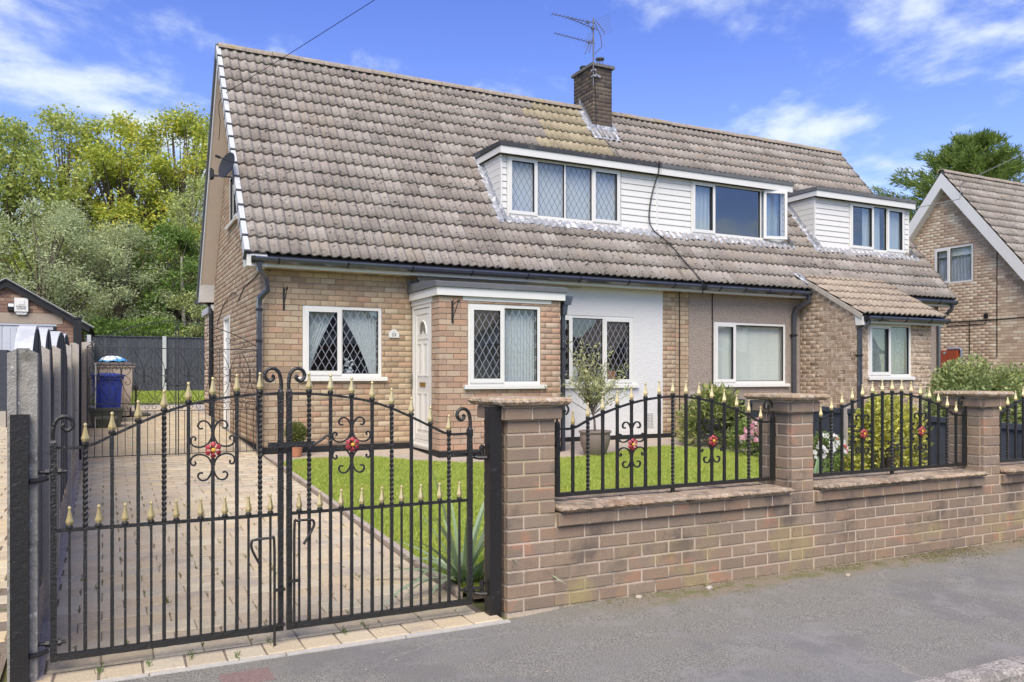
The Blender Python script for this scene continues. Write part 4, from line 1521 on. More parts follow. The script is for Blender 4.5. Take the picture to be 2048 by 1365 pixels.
# main roof
m = MB()
m.prism([(EY, EZ - .02), (RY, RZ - .02), (2 * RY - EY, EZ - .02), (2 * RY - EY, EZ - .10), (RY, RZ - .13), (EY, EZ - .10)], 'x', XP + .004, 17.50)
rfB = m.build('roof', 'roof_deck', hB)
tiles(tB, rfB, 'roof_tile', XP - .01 + .0, 17.55, 16, holes=[(9, 13.12, 1.45, 2.98), (14.0, 17.06, 1.45, 2.98), (9, 9.95, 4.55, 6), (QX0 + .1, 15.2, -.2, .32)])
tB.finish()
m = MB()
m.grid([[(x, y, z) for y, z in ((RY, RZ + .03), (2 * RY - EY, EZ + .03))] for x in (XP, 17.55)])
m.build('rear_tiling', 'roof_tile', hB)
ridge(rfB, 10.02, 17.56)
m = MB()
for i in range(16):
    s = i * .3333
    p = [roof_pt(0, s, .03), roof_pt(0, s + .33, .02), roof_pt(0, s + .33, -.10), roof_pt(0, s, -.10)]
    m.prism([(q[1], q[2]) for q in p], 'x', 17.52, 17.545)
m.build('barge_board', 'white_board', hB)
dB = dormer(hB, XP + .006, 13.13, (10.56, 13.03), 0, False, True, felt='grey_felt')
DWIN = window(hB, 'y-', 12.97, 10.565, 13.025, 4.345, 5.415, [(0, 11.17, 'open'), (11.17, 12.42, 'fixed'), (12.42, 0, 'none')], glass='clear_glass', setback=-.008, fw=.045, name='dormer_window')
dC = dormer(hB, 14.0, 17.07, (15.08, 16.93), 0, True, True, felt='grey_felt')
window(hB, 'y-', 12.97, 15.085, 16.925, 4.345, 5.415, [(0, 15.86, 'open'), (15.86, 16.32, 'fixed'), (16.32, 0, 'open')], glass='clear_glass', setback=-.008, fw=.045, name='dormer_window')
# lead at the foot of the valley beside the porch roof
m = MB()
m.grid([[roof_pt(12.62 + i * .05 + j * .085, .42 - j * .10, .07 + .012 * sin(i * 2)) for i in range(6)] for j in range(5)])
m.build('valley_lead', 'lead', hB)
pcB.finish()

# open casement at the right of the middle dormer
ca = radians(-16)


def ctf(u, w, z):
    return (12.47 + u * cos(ca) - w * sin(ca) * -1, 12.94 + u * sin(ca) - w * cos(ca), z)


m = MB(ctf)
ring(m, 0, .54, 4.37, 5.40, .06, -.025, .025)
m.build('sash', 'white_upvc', DWIN, label='casement swung open')
m = MB(ctf)
m.box(.055, .485, -.003, .003, 4.425, 5.345)
m.build('pane', 'upper_glass', DWIN)

# ------------------------------------------------------------------ the next house to the right
XN = 22.0
hC = thing('gabled_house', 'brown brick house on the far right with white bargeboards and a gable window', 'house', (25, 12.4, .3))
pcC = Pieces(hC, 'brick')
CW = (14.645, 15.84, 4.15, 5.22)
mm = MB()
slab(mm, 'x-', XN + .003, .22, HY0, HB, .0, 8, [CW], top=gable_top(), peak=RY)
slab(mm, 'y-', HY0, .2, XN + .2, 30, 0, 3.12)
slab(mm, 'y+', HB, -.2, XN + .2, 30, 0, 3.12)
mm.box(XN + .24, 30, 15.8, 15.9, .5, 6.0)
wc = mm.build('wall', 'neighbour_mortar', hC)
brickwork(pcC, wc, 'neighbour_brick', 'x-', XN, HY0, HB, .40, 7.3, [CW], span=gspan)
pcC.finish()
window(hC, 'x-', XN, *CW, [(0, 15.42, 'open'), (15.42, 0, 'fixed')] if False else [(0, 15.36, 'fixed'), (15.36, 0, 'open')], glass='upper_glass', setback=.0)
m = MB()
m.prism([(EY, EZ - .02), (RY, RZ - .02), (2 * RY - EY, EZ - .02), (2 * RY - EY, EZ - .10), (RY, RZ - .13), (EY, EZ - .10)], 'x', XN - .26, 30)
rc = m.build('roof', 'roof_deck', hC)
tC = Pieces(hC, 'tile')
tiles(tC, rc, 'roof_tile', XN - .27, 29.8, 16)
tC.finish()
m = MB()
m.grid([[(x, y, z) for y, z in ((RY, RZ + .03), (2 * RY - EY, EZ + .03))] for x in (XN - .25, 30)])
m.build('rear_tiling', 'roof_tile', hC)
ridge(rc, XN - .28, 30)
for side in (0, 1):
    Yf = (lambda y: y) if side == 0 else (lambda y: 2 * RY - y)
    pts = [(Yf(roof_pt(0, 0, -.01)[1]), roof_pt(0, 0, -.01)[2]), (RY, RZ - .01 / CT), (RY, RZ - .28 / CT), (Yf(roof_pt(0, 0, -.28)[1]), roof_pt(0, 0, -.28)[2])]
    m = MB()
    m.prism(pts, 'x', XN - .27, XN - .245)
    m.build('barge_board', 'white_upvc', hC)
    pts = [(Yf(roof_pt(0, 0, -.25)[1]), roof_pt(0, 0, -.25)[2]), (RY, RZ - .25 / CT), (RY, RZ - .275 / CT), (Yf(roof_pt(0, 0, -.275)[1]), roof_pt(0, 0, -.275)[2])]
    m = MB()
    m.prism(pts, 'x', XN - .244, XN - .002)
    m.build('soffit', 'white_board', hC)
m = MB()
m.tube([(XN - .012, 13.95, 5.2), (XN - .012, 13.95, 2.0)], .012, 5)
m.tube([(XN - .012, 15.45, 3.02), (XN - .012, 13.8, 3.02), (XN - .012, 12.4, 3.06)], .012, 5)
m.tube([(XN - .012, 15.45, 2.92), (XN - .012, 14.3, 2.92), (XN - .012, 14.25, 3.0)], .012, 5)
m.tube([(XN - .012, 14.75, 3.02), (XN - .012, 14.75, 2.0)], .012, 5)
m.build('wall_cable', 'cable_black', hC)
m = MB()
m.box(XN - .06, XN - .008, 14.2, 14.3, 3.08, 3.20)
m.build('junction_box', 'black_paint', hC)
m = MB()
m.box(XN - .16, XN - .008, 15.05, 15.66, 1.5, 2.20)
mb = m.build('meter_box', 'meter_red', hC)
m = MB()
m.tube([(XN - .165, 15.4, 2.13), (XN - .175, 15.4, 2.13)], .04, 10)
m.build('lock', 'lead_came', mb)
m = MB()
m.tube([(XN - .05, 15.4, 2.25), (XN - .05, 15.0, 2.25), (XN - .05, 14.96, 2.2), (XN - .05, 14.96, 1.5)], .035, 8)
m.build('grey_duct', 'pipe_grey', hC)

# ------------------------------------------------------------------ front garden wall with piers
WY = 4.47
gw = thing('garden_wall', 'low pinkish brick wall with stone coping and taller piers along the pavement', 'garden wall', (5, 4.6, 0))
pw = Pieces(gw, 'brick')
PIERS = [(2.217, .335), (4.587, .222), (6.859, .222)]
BAYS = [(2.552, 4.587), (4.809, 6.859), (7.081, 9.3)]
C = .085


def pier(x0, w, k):
    m = MB()
    d = .34
    m.box(x0 + .002, x0 + w - .002, WY + .002, WY + d - .002, -.1, 1.275)
    p = m.build('pier', 'garden_mortar', gw)
    fl = [(None)]
    x1 = x0 + w
    brickwork(pw, p, 'garden_brick', 'y-', WY, x0, x1, 0, 14 * C, templ='garden_brick', phase=(.0 if w < .3 else .1125), jit=.0015, bias=-1)
    zlo = 0 if k == 0 else 7 * C
    brickwork(pw, p, 'garden_brick', 'x-', x0, WY + .033, WY + d, zlo, 14 * C, templ='garden_brick', phase=(.0 if k == 0 else .0), jit=.0015, bias=-.5)
    brickwork(pw, p, 'garden_brick', 'x+', x1, WY + .034, WY + d, 7 * C, 14 * C, templ='garden_brick', jit=.0015, bias=400)
    m = MB()
    m.box(x0 - .031, x1 + .031, WY - .031, WY + d + .031, 14 * C + .006, 15 * C + .004)
    m.build('oversail_core', 'garden_mortar', p)
    o = .033
    brickwork(pw, p, 'garden_brick', 'y-', WY - o, x0 - o, x1 + o, 14 * C, 15 * C, templ='garden_brick', phase=.0 if k else .19, bias=-1)
    brickwork(pw, p, 'garden_brick', 'x-', x0 - o, WY - o + .034, WY + d + o, 14 * C, 15 * C, templ='garden_brick', bias=-.5)
    brickwork(pw, p, 'garden_brick', 'x+', x1 + o, WY - o + .034, WY + d + o, 14 * C, 15 * C, templ='garden_brick', bias=400)
    return p


def rough_slab(name, mat, x0, x1, y0, y1, z0, z1, parent, jag=.009, step=.012, top_wave=.002, seed=0):
    R = random.Random(seed)
    per = []

    def seg(ax, ay, bx, by):
        n = max(2, int(hypot(bx - ax, by - ay) / step))
        for i in range(n):
            t = i / n
            per.append((ax + (bx - ax) * t, ay + (by - ay) * t))
    seg(x0, y0, x1, y0)
    seg(x1, y0, x1, y1)
    seg(x1, y1, x0, y1)
    seg(x0, y1, x0, y0)
    cx, cy = (x0 + x1) / 2, (y0 + y1) / 2
    n = len(per)
    rows = []
    wob = [R.uniform(-1, 1) for _ in range(n)]
    wob = [(wob[i - 1] + wob[i] * 1.4 + wob[(i + 1) % n]) / 2.4 for i in range(n)]
    levels = [(z1, -.012, .003), (z1 - .010, .0, .006), (z1 - (z1 - z0) * .5, .004, 1), (z0 + .008, -.010, .8), (z0, -.022, .5)]
    for li, (z, off, j) in enumerate(levels):
        row = []
        for i, (x, y) in enumerate(per):
            dx, dy = (x - cx) / (x1 - x0) * 2, (y - cy) / (y1 - y0) * 2
            if abs(dx) > .985 and abs(dy) > .985:
                d = (dx, dy)
            elif abs(dy) >= abs(dx):
                d = (0, 1 if dy > 0 else -1)
            else:
                d = (1 if dx > 0 else -1, 0)
            k = off + (wob[i] * .5 + R.uniform(-.5, .5)) * jag * (j if j > .01 else .4)
            row.append((x + d[0] * k, y + d[1] * k, z + R.uniform(-.35, .35) * jag * (li in (1, 2, 3)) + (R.uniform(-1, 1) * top_wave if li == 0 else 0)))
        rows.append(row)
    m = MB()
    vs = [p for r in rows for p in r]
    fs = []
    for a in range(len(rows) - 1):
        for i in range(n):
            i2 = (i + 1) % n
            fs.append((a * n + i, (a + 1) * n + i, (a + 1) * n + i2, a * n + i2))
    fs.append(tuple(range(n)))
    fs.append(tuple((len(rows) - 1) * n + n - 1 - i for i in range(n)))
    m.add(vs, fs)
    m.cr = R.random()
    m.r = [m.cr] * len(fs)
    return m.build(name, mat, parent)


for k, (x0, w) in enumerate(PIERS):
    p = pier(x0, w, k)
    rough_slab('pier_cap', 'pier_cap_stone', x0 - .075, x0 + w + .075, WY - .085, WY + .34 + .085, 1.283, 1.330, p, jag=.010 if k == 0 else .007, seed=k + 3)
for k, (x0, x1) in enumerate(BAYS):
    m = MB()
    m.box(x0 - .001, x1 + .001, WY + .002, WY + .21, -.1, .595)
    m.box(x0 + .014, x1 - .032, WY - .031, WY + .21, 6 * C + .006, 7 * C + .002)
    core = m.build('wall_core', 'garden_mortar', gw)
    brickwork(pw, core, 'garden_brick', 'y-', WY, x0, x1, 0, 6 * C, templ='garden_brick', phase=[.11, .01, .01][k], jit=.0015)
    brickwork(pw, core, 'garden_brick', 'y-', WY - .033, x0 + .012, x1 - .03, 6 * C, 7 * C, templ='garden_brick', phase=.05 * k, jit=.0015)
    cuts = [[2.565, 3.17, 3.57, 3.95, 4.53], [4.83, 5.45, 5.98, 6.81], [7.10, 7.8, 8.6, 9.3]][k]
    for i, (a, b) in enumerate(zip(cuts, cuts[1:])):
        rough_slab('coping_stone', 'coping_stone', a, b - .006, WY - .085 + RND.uniform(-.008, .008), WY + .335, .603, .642, gw, jag=.010, seed=20 + k * 9 + i, top_wave=.003)
pw.finish()

# ------------------------------------------------------------------ wrought iron: gates and railings
SPIRAL = [(.0, .0), (.003, .027), (.002, .053), (-.006, .088), (-.024, .108), (-.048, .115), (-.073, .105), (-.084, .084), (-.078, .064), (-.060, .053), (-.043, .060), (-.038, .073), (-.046, .081)]
CSC = [(.049, .112), (.064, .110), (.074, .124), (.066, .143), (.048, .151), (.028, .144), (.012, .122), (.004, .092), (.007, .062), (.022, .032), (.048, .016), (.078, .014), (.101, .026), (.110, .046), (.106, .062), (.094, .069), (.085, .060), (.089, .048)]


def spline(P, k=4):
    out = []
    n = len(P)
    for i in range(n - 1):
        p0, p1, p2, p3 = P[max(i - 1, 0)], P[i], P[i + 1], P[min(i + 2, n - 1)]
        for j in range(k):
            t = j / k
            out.append(tuple(.5 * (2 * b + (c - a) * t + (2 * a - 5 * b + 4 * c - d) * t * t + (3 * b - a - 3 * c + d) * t ** 3) for a, b, c, d in zip(p0, p1, p2, p3)))
    out.append(P[-1])
    return out


def hammered(p0, p1, h, n=None):
    """a bar with softly uneven, hammered faces"""
    p0, p1 = Vector(p0), Vector(p1)
    L = (p1 - p0).length
    n = n or max(3, int(L / .045))
    pts = [p0 + (p1 - p0) * (i / n) for i in range(n + 1)]
    return pts, [h * 1.414 * RND.uniform(.93, 1.06) for _ in pts]


def vbar(x, z0, z1, h, root, twist_from=None, name='bar'):
    m = MB()
    if twist_from is None:
        p, r = hammered((x, 0, z0), (x, 0, z1), h)
        m.tube(p, r, 4, ang=pi / 4)
    else:
        if twist_from > z0 + .02:
            p, r = hammered((x, 0, z0), (x, 0, twist_from), h)
            m.tube(p, r, 4, ang=pi / 4)
        L = z1 - twist_from
        n = max(8, int(L / .0075))
        m.tube([(x, 0, twist_from + L * i / n) for i in range(n + 1)], h * 1.45, 4, ang=pi / 4, twist=2 * pi / (.11 / .0075) / 1.0)
    return m.build(name, 'iron_paint', root)


def finial(x, z, root, s=1.0):
    c = MB()
    c.lathe(x, 0, [(.013 * s, z - .002), (.017 * s, z + .004), (.017 * s, z + .012), (.010 * s, z + .018)], 8)
    c.build('finial_collar', 'iron_paint', root)
    m = MB()
    m.lathe(x, 0, [(.007 * s, z + .015), (.013 * s, z + .020), (.0185 * s, z + .032), (.0185 * s, z + .037), (.0115 * s, z + .060), (.0065 * s, z + .088), (.0055 * s, z + .094)], 4, ang=0)
    m.lathe(x, 0, [(.002, z + .092), (.0068, z + .096), (.0085, z + .102), (.0068, z + .109), (.002, z + .112)], 8)
    return m.build('finial', 'gold_paint', root)


def cscrolls(x, z, root, zt=.0, s=1.0):
    for sx in (1, -1):
        for sz in (1, -1):
            m = MB()
            P = spline([(x + sx * a * s, 0.0, z + sz * (b + (.0 if sz > 0 else .012)) * s) for a, b in CSC], 3)
            m.tube(P, .0062, 4, ang=pi / 4, flat=1.5)
            m.build('scroll', 'iron_paint', root)


def rosette(x, z, root, r=.042):
    m = MB()
    n = 6
    for ring_, (nn, rr, y0) in enumerate(((6, r, -.022),)):
        for k in range(nn):
            a0 = pi / 2 + k * 2 * pi / nn
            pts = []
            for t in range(7):
                th = a0 + (t / 6 - .5) * 2 * pi / nn * .92
                R = rr * (.86 + .14 * sin(pi * t / 6) + (.04 if t == 3 else 0))
                pts.append((x + R * cos(th), y0 + .006, z + R * sin(th)))
            base = (x + .010 * cos(a0), y0 - .004, z + .010 * sin(a0))
            mid = [(x + rr * .60 * cos(a0 + (t / 6 - .5) * 2 * pi / nn * .7), y0 - .010 + (.006 if t in (0, 3, 6) else 0), z + rr * .60 * sin(a0 + (t / 6 - .5) * 2 * pi / nn * .7)) for t in range(7)]
            b = len(m.v)
            m.add([base] + mid + pts, [(0, 1 + t, 2 + t) for t in range(6)] + [(1 + t, 8 + t, 9 + t, 2 + t) for t in range(6)])
    m.lathe(x, -.014, [(0, 0), (0, 0)], 3) if False else None
    f = m.build('flower', 'flower_red', root)
    c = MB()
    P = []
    for i in range(5):
        ph = i / 4 * pi / 2
        P.append([(x + .0115 * cos(ph) * cos(t), -.024 - .008 * sin(ph), z + .0115 * cos(ph) * sin(t)) for t in [2 * pi * k / 10 for k in range(11)]])
    c.grid(P)
    c.build('flower_centre', 'flower_yellow', f, smooth_=True)
    b = MB()
    b.tube([(x, -.016, z), (x, .008, z)], .012, 8)
    b.build('flower_boss', 'iron_paint', f)
    return f


def stile_scroll(x, z, sx, root, h, s=1.0, flat=False):
    m = MB()
    m.tube([(x, 0, z - .04), (x, 0, z), (x, 0, z + .018)], [h * 1.35, h * 1.35, .010], 4, ang=pi / 4)
    P = spline([(x + sx * a * s, 0.0, z + b * s * 1.12) for a, b in SPIRAL], 3)
    if flat:
        m.tube(P, .0055, 4, ang=pi / 4, flat=2.0)
    else:
        m.tube(P, [.0108 * RND.uniform(.94, 1.05) for _ in P], 6)
    m.build('stile_scroll', 'iron_paint', root)


BX = [.137, .256, .375, .496, .613, .733, .854, .974]
BZ = [1.115, 1.168, 1.225, 1.278, 1.317, 1.342, 1.359, 1.368]


def gate_leaf(label, loc, sx, group):
    g = thing('driveway_gate', label, 'gate', loc, group)
    X = lambda a: sx * a
    for x, top in ((.0, 1.14), (1.083, 1.38)):
        m = MB()
        p, r = hammered((X(x), 0, .075), (X(x), 0, top), .0142)
        m.tube(p, r, 4, ang=pi / 4)
        m.build('stile', 'iron_paint', g)
        stile_scroll(X(x), top, (-sx if x == 0 else sx), g, .0165)
    m = MB()
    p, r = hammered((X(0), 0, .092), (X(1.083), 0, .092), .0155)
    m.tube(p, r, 4, ang=pi / 4)
    m.build('bottom_rail', 'iron_paint', g)
    m = MB()
    p, r = hammered((X(0), 0, .711), (X(1.083), 0, .711), .0085)
    m.tube(p, r, 4, ang=pi / 4)
    m.build('middle_rail', 'iron_paint', g)
    pts = spline([(0, 1.117), (BX[0], 1.117)] + list(zip(BX, BZ))[1:] + [(1.083, 1.372)], 4)
    m = MB()
    m.tube([(X(a), 0, b) for a, b in pts], [.0098 * RND.uniform(.9, 1.08) for _ in pts], 4, ang=pi / 4)
    m.build('top_rail', 'iron_paint', g)
    for i, (x, z) in enumerate(zip(BX, BZ)):
        vbar(X(x), .10, z, .0086, g, twist_from=.715 if i in (0, 3, 7) else None)
        finial(X(x), z + .008, g)
    xs = [.0] + BX + [1.083]
    for a, b in zip(xs, xs[1:]):
        if b - a > .05:
            vbar(X((a + b) / 2), .10, .711, .0058, g)
            finial(X((a + b) / 2), .716, g, .95)
    cscrolls(X(BX[5]), 1.08, g)
    rosette(X(BX[5]), 1.078, g)
    for z in (1.0, .165):
        m = MB()
        m.tube([(X(-.075), .005, z), (X(.055), .005, z)], .0095, 8)
        m.tube([(X(.018), .005, z), (X(.034), .005, z)], .018, 6)
        m.tube([(X(-.035), .005, z), (X(-.018), .005, z)], .017, 6)
        m.tube([(X(-.085), .005, z - .025), (X(-.085), .005, z + .045)], .012, 8)
        m.tube([(X(-.085), .005, z + .018), (X(-.085), .005, z + .034)], .019, 6)
        m.build('hinge', 'steel_post', g)
    return g


MB.LOCAL = True
GL = gate_leaf('left leaf of the black driveway gate, hinged to the steel post by the fence', (-.222, 4.53, 0), 1, 'leaves of the driveway gate')
m = MB()
m.tube(spline([(.975, -.028, .44), (.93, -.03, .53), (.925, -.03, .575), (.94, -.03, .588), (1.025, -.03, .59), (1.043, -.03, .572), (1.045, -.03, .3), (1.045, -.03, -.0)], 4), .0075, 6)
m.box(1.04, 1.10, -.045, -.02, .30, .312)
m.box(1.04, 1.10, -.045, -.02, .11, .122)
m.build('drop_bolt', 'iron_paint', GL)
m = MB()
m.box(1.01, 1.26, -.048, -.036, 1.078, 1.108)
m.tube(spline([(1.25, -.042, 1.09), (1.29, -.05, 1.11), (1.32, -.05, 1.135), (1.345, -.05, 1.13), (1.35, -.05, 1.108), (1.335, -.05, 1.102)], 3), .008, 6)
m.build('latch', 'iron_paint', GL)
GR = gate_leaf('right leaf of the black driveway gate, hinged beside the first brick pier', (1.990, 4.53, 0), -1, 'leaves of the driveway gate')
m = MB()
m.tube(spline([(-1.01, -.028, .54), (-.96, -.03, .625), (-.955, -.03, .66), (-.975, -.03, .672), (-1.045, -.03, .672), (-1.06, -.03, .655), (-1.062, -.03, .4), (-1.062, -.03, .10)], 4), .0075, 6)
m.box(-1.10, -1.04, -.045, -.02, .34, .352)
m.build('drop_bolt', 'iron_paint', GR)

MB.LOCAL = False
for nm, (x0, x1, y0, y1, zt), lb in (('gate_post', (-.396, -.321, 4.44, 4.515, 1.278), 'black square steel gate post standing in front of the concrete fence post'),
                                     ('gate_post', (2.100, 2.178, 4.475, 4.552, 1.272), 'black square steel gate post against the first brick pier')):
    g = thing(nm, lb, 'gate post', ((x0 + x1) / 2, (y0 + y1) / 2, 0), 'steel posts of the driveway gate')
    m = MB()
    m.box(x0, x1, y0, y1, -.05, zt)
    m.build('post', 'steel_post', g)
    m = MB()
    m.box(x0 - .001, x1 + .001, y0 - .001, y1 + .001, zt + .001, zt + .006)
    m.build('post_cap', 'steel_post', g)
    s = 1 if x0 < 0 else -1
    xe = x1 if s > 0 else x0
    for z in (1.0, .165):
        m = MB()
        m.tube([(xe, (y0 + y1) / 2, z - .035), (xe + s * .045, y1 - .02, z - .035), (xe + s * .075, y1 + .0, z - .028)], .013, 8)
        m.build('hinge_pin', 'steel_post', g)

# railing panels on the wall
RBX = [.119 + .1181 * i for i in range(15)]


def arch_z(i):
    return 1.119 + .200 * sin(pi * i / 14) ** .92


def railing(label, loc):
    g = thing('wall_railing', label, 'railing', loc, 'railing panels on the front wall')
    X0, Z0 = loc[0], 0
    for x in (0, 1.893):
        m = MB()
        p, r = hammered((x, 0, .672), (x, 0, 1.15), .0145)
        m.tube(p, r, 4, ang=pi / 4)
        m.build('stile', 'iron_paint', g)
        stile_scroll(x, 1.15, -1 if x == 0 else 1, g, .0145, 1.02, flat=True)
        s = -1 if x == 0 else 1
        m = MB()
        m.box(min(x, x + s * .10), max(x, x + s * .10), -.006, .006, 1.00, 1.028)
        m.build('fixing_lug', 'iron_paint', g)
    m = MB()
    p, r = hammered((0, 0, .684), (1.893, 0, .684), .013)
    m.tube(p, r, 4, ang=pi / 4)
    m.build('bottom_rail', 'iron_paint', g)
    pts = spline([(0, 1.119)] + [(RBX[i], arch_z(i)) for i in range(15)] + [(1.893, 1.119)], 3)
    m = MB()
    m.tube([(a, 0, b) for a, b in pts], [.0108 * RND.uniform(.94, 1.05) for _ in pts], 4, ang=pi / 4)
    m.build('top_rail', 'iron_paint', g)
    for i in range(15):
        vbar(RBX[i], .69, arch_z(i), .0090, g, twist_from=.70 if i in (1, 7, 13) else None)
        finial(RBX[i], arch_z(i) + .008, g)
    for i in (4, 10):
        cscrolls(RBX[i], .998, g)
        rosette(RBX[i], .995, g)
    m = MB()
    m.bar((RBX[7], 0, .67), (RBX[7], 0, .645), .011)
    m.box(RBX[7] - .055, RBX[7] + .055, -.014, .014, .642, .649)
    m.build('foot', 'iron_paint', g)
    return g


MB.LOCAL = True
R1 = railing('arched black railing panel with gold finials between the first and second brick piers', (2.662, 4.63, 0))
copy_thing(R1, (2.662 + 2.283, 4.63, 0), 'arched black railing panel in front of the golden bush, between the second and third piers')
copy_thing(R1, (2.662 + 4.557, 4.63, 0), 'black railing panel beyond the third pier, cut off by the picture edge')
MB.LOCAL = False


# ------------------------------------------------------------------ boundary fence on the left
fl = thing('boundary_fence', 'dark grey fence of arched panels between concrete posts along the left of the drive', 'fence', (-.35, 8, .1))
FPY = [4.55, 5.50, 6.55, 9.0, 11.35, 13.2, 15.0, 16.8, 18.6, 20.4, 22.2, 24.0, 25.8, 27.6, 29.2]
FO = [0, 0, 0, -.05] + [0] * 20
FX = -.35
for i, y in enumerate(FPY):
    m = MB()
    g = gz(y)
    z = g + 1.60 + RND.uniform(-.01, .015)
    w = .062
    lean = [0, 0, .012, 0, .006][i % 5] if i < 5 else RND.uniform(-.006, .006)
    # H-section: two flanges and a recessed web, bevelled top
    for a, b in ((-w, -.024), (.024, w)):
        m.prism([(FX + a, g - .1), (FX + b, g - .1), (FX + b + lean, z - (.02 if a > 0 else 0)), (FX + a + lean, z - (.02 if a < 0 else 0))], 'y', y - .052, y + .052)
    m.prism([(FX - .024, g - .1), (FX + .024, g - .1), (FX + .024 + lean, z + .004), (FX - .024 + lean, z + .004)], 'y', y - .034, y + .034)
    m.build('fence_post', 'concrete_post' if i < 1 else 'concrete_clean', fl)
for i, (y0, y1) in enumerate(zip(FPY, FPY[1:])):
    n = 18
    rise = .37 if i < 4 else .10
    X_ = FX + FO[i] - .010
    # a panel longer than 2 m carries two arches
    arcs = 1
    base = 1.345 if i < 4 else 1.50
    pts = []
    a, b = y0 + .03, y1 - .03
    for k in range(n * arcs + 1):
        f = k / (n * arcs)
        y = a + (b - a) * f
        ff = (f * arcs) % 1.0 if k < n * arcs else 1.0
        pts.append((y, gz(y) + base + rise * sin(pi * ff) ** .5))
    # dark boards with a lighter capping over them
    nb = max(5, int((b - a) / .16))
    for k in range(nb):
        ya, yb = a + (b - a) * k / nb, a + (b - a) * (k + 1) / nb - .004
        if i > 5 and k % 2:
            pass

        def tz(y):
            f = (y - a) / (b - a)
            ff = (f * arcs) % 1.0 if f < .999 else 1.0
            return gz(y) + base + rise * sin(pi * min(1, max(0, ff))) ** .5 - .012
        m = MB()
        m.cr = RND.random()
        d = .004 * (k % 2)
        m.prism([(ya, gz(ya) + .28), (yb, gz(yb) + .28), (yb, tz(yb)), ((ya + yb) / 2, tz((ya + yb) / 2)), (ya, tz(ya))], 'x', X_ - .030 + d, X_ + .036 + d)
        m.build('board', 'fence_paint', fl)
    m = MB()
    P = [[(x, y, z + dz) for y, z in pts] for x, dz in ((X_ - .042, -.02), (X_ - .042, .0), (X_ + .038, .0), (X_ + .038, -.014))]
    m.grid(P)
    m.build('capping', 'capping_paint', fl)
    m = MB()
    rows = []
    for zz in (0, .09, .18, .275):
        rows.append([(FX + .03 + RND.uniform(-.006, .012), a + (b - a) * k / 24, gz(a + (b - a) * k / 24) + zz + (RND.uniform(-.015, .004) if zz > .2 else 0)) for k in range(25)])
    m.grid(rows)
    m.box(FX - .03, FX + .028, a, b, gz(a) - .05, gz(a) + .26)
    m.build('gravel_board', 'gravel_board', fl)

sb = thing('storage_cupboard', 'dark navy storage cupboard with a pale foot in the yard left of the fence', 'cupboard', (-2.3, 18.0, gz(18)))
m = MB()
m.box(-2.9, -1.62, 17.7, 18.6, gz(18) + .3, 1.95)
m.build('cabinet', 'fence_paint', sb)
m = MB()
m.box(-2.88, -1.64, 17.68, 18.6, gz(18) - .03, gz(18) + .298)
m.build('foot', 'concrete_clean', sb)
# tall black post by the garage and the neighbour's little arched gate
m = MB()
m.box(-.385, -.285, 12.66, 12.76, gz(12.7) - .05, 2.25)
m.box(-.395, -.275, 12.65, 12.77, 2.251, 2.275)
m.build('tall_gate_post', 'black_paint', label='tall square black post behind the arched fence panels', cat='post')


def sc_curve(cx, cz, r, a0, turns, sx=1, n=22, shrink=.72):
    P = []
    for i in range(n + 1):
        t = i / n
        a = a0 + sx * turns * 2 * pi * t
        R = r * (1 - shrink * t)
        P.append((cx + R * cos(a), 0, cz + R * sin(a)))
    return P


def side_gate(label, loc, sx, group):
    """thin scrolled ironwork leaf, hinge side at x=0, width 1.15, arch rising to the meeting side"""
    g = thing('garden_gate', label, 'gate', loc, group)
    W = 1.15
    X = lambda a: sx * a
    top = lambda a: 1.55 + .39 * sin(pi / 2 * min(1, max(0, a / W))) ** .8
    L = Vector(loc)

    def mk_(name, m, **k):
        m.v = [(x + L.x, y + L.y, z + L.z) for x, y, z in m.v]
        return m.build(name, 'thin_iron', g, **k)
    m = MB()
    for x in (.006, W - .012):
        m.bar((X(x), 0, .02), (X(x), 0, top(x) if x > 1 else 1.57), .0075)
    for z in (.035, .66, .77, 1.55):
        m.bar((X(0), 0, z), (X(W), 0, z), .006)
    mk_('frame', m)
    m = MB()
    m.tube([(X(W * i / 16), 0, top(W * i / 16)) for i in range(17)], .0085, 4, ang=pi / 4)
    mk_('arch', m)
    for i in range(1, 12):
        m = MB()
        m.bar((X(i * W / 12), 0, .035), (X(i * W / 12), 0, .66), .0045)
        mk_('bar', m)
    for i in (3, 6, 9):
        m = MB()
        m.bar((X(i * W / 12), 0, .77), (X(i * W / 12), 0, 1.55), .0045)
        mk_('bar', m)
    for i in range(5):
        for s in (1, -1):
            m = MB()
            m.tube(sc_curve(X((i + .5) * W / 5 + s * .055), .715, .046, pi / 2, .9, s), .0038, 4)
            mk_('ring_scroll', m)
    for cx in (.145, .43, .72, 1.0):
        for s in (1, -1):
            for z0, zz in ((1.16, 1), (1.16, -1)):
                m = MB()
                P = [(X(cx + s * a), 0, z0 + zz * b) for a, b in spline([(.075, .10), (.055, .085), (.05, .11), (.075, .13), (.11, .11), (.115, .07), (.08, .02), (.03, -.0), (.005, .03), (.02, .14), (.06, .24), (.10, .30), (.12, .345), (.095, .37), (.06, .355), (.065, .325)], 2)]
                m.tube(P, .0042, 4)
                mk_('scroll', m)
        m = MB()
        m.lathe(X(cx), 0, [(.003, 1.06), (.014, 1.10), (.006, 1.14), (.006, 1.18), (.014, 1.22), (.003, 1.26)], 6)
        mk_('spearhead', m)
    for k in range(1, 6):
        x = W * (k + .2) / 6
        h = top(x) - 1.55
        for s in (1, -1):
            m = MB()
            m.tube(sc_curve(X(x + s * .042), 1.55 + h * .55, min(.055, h * .3), -pi / 2, .95, s), .0038, 4)
            mk_('arch_scroll', m)
    m = MB()
    m.tube([(X(W - .15), -.01, 1.02), (X(W + .02), -.01, 1.02)], .008, 5)
    mk_('latch', m)
    return g


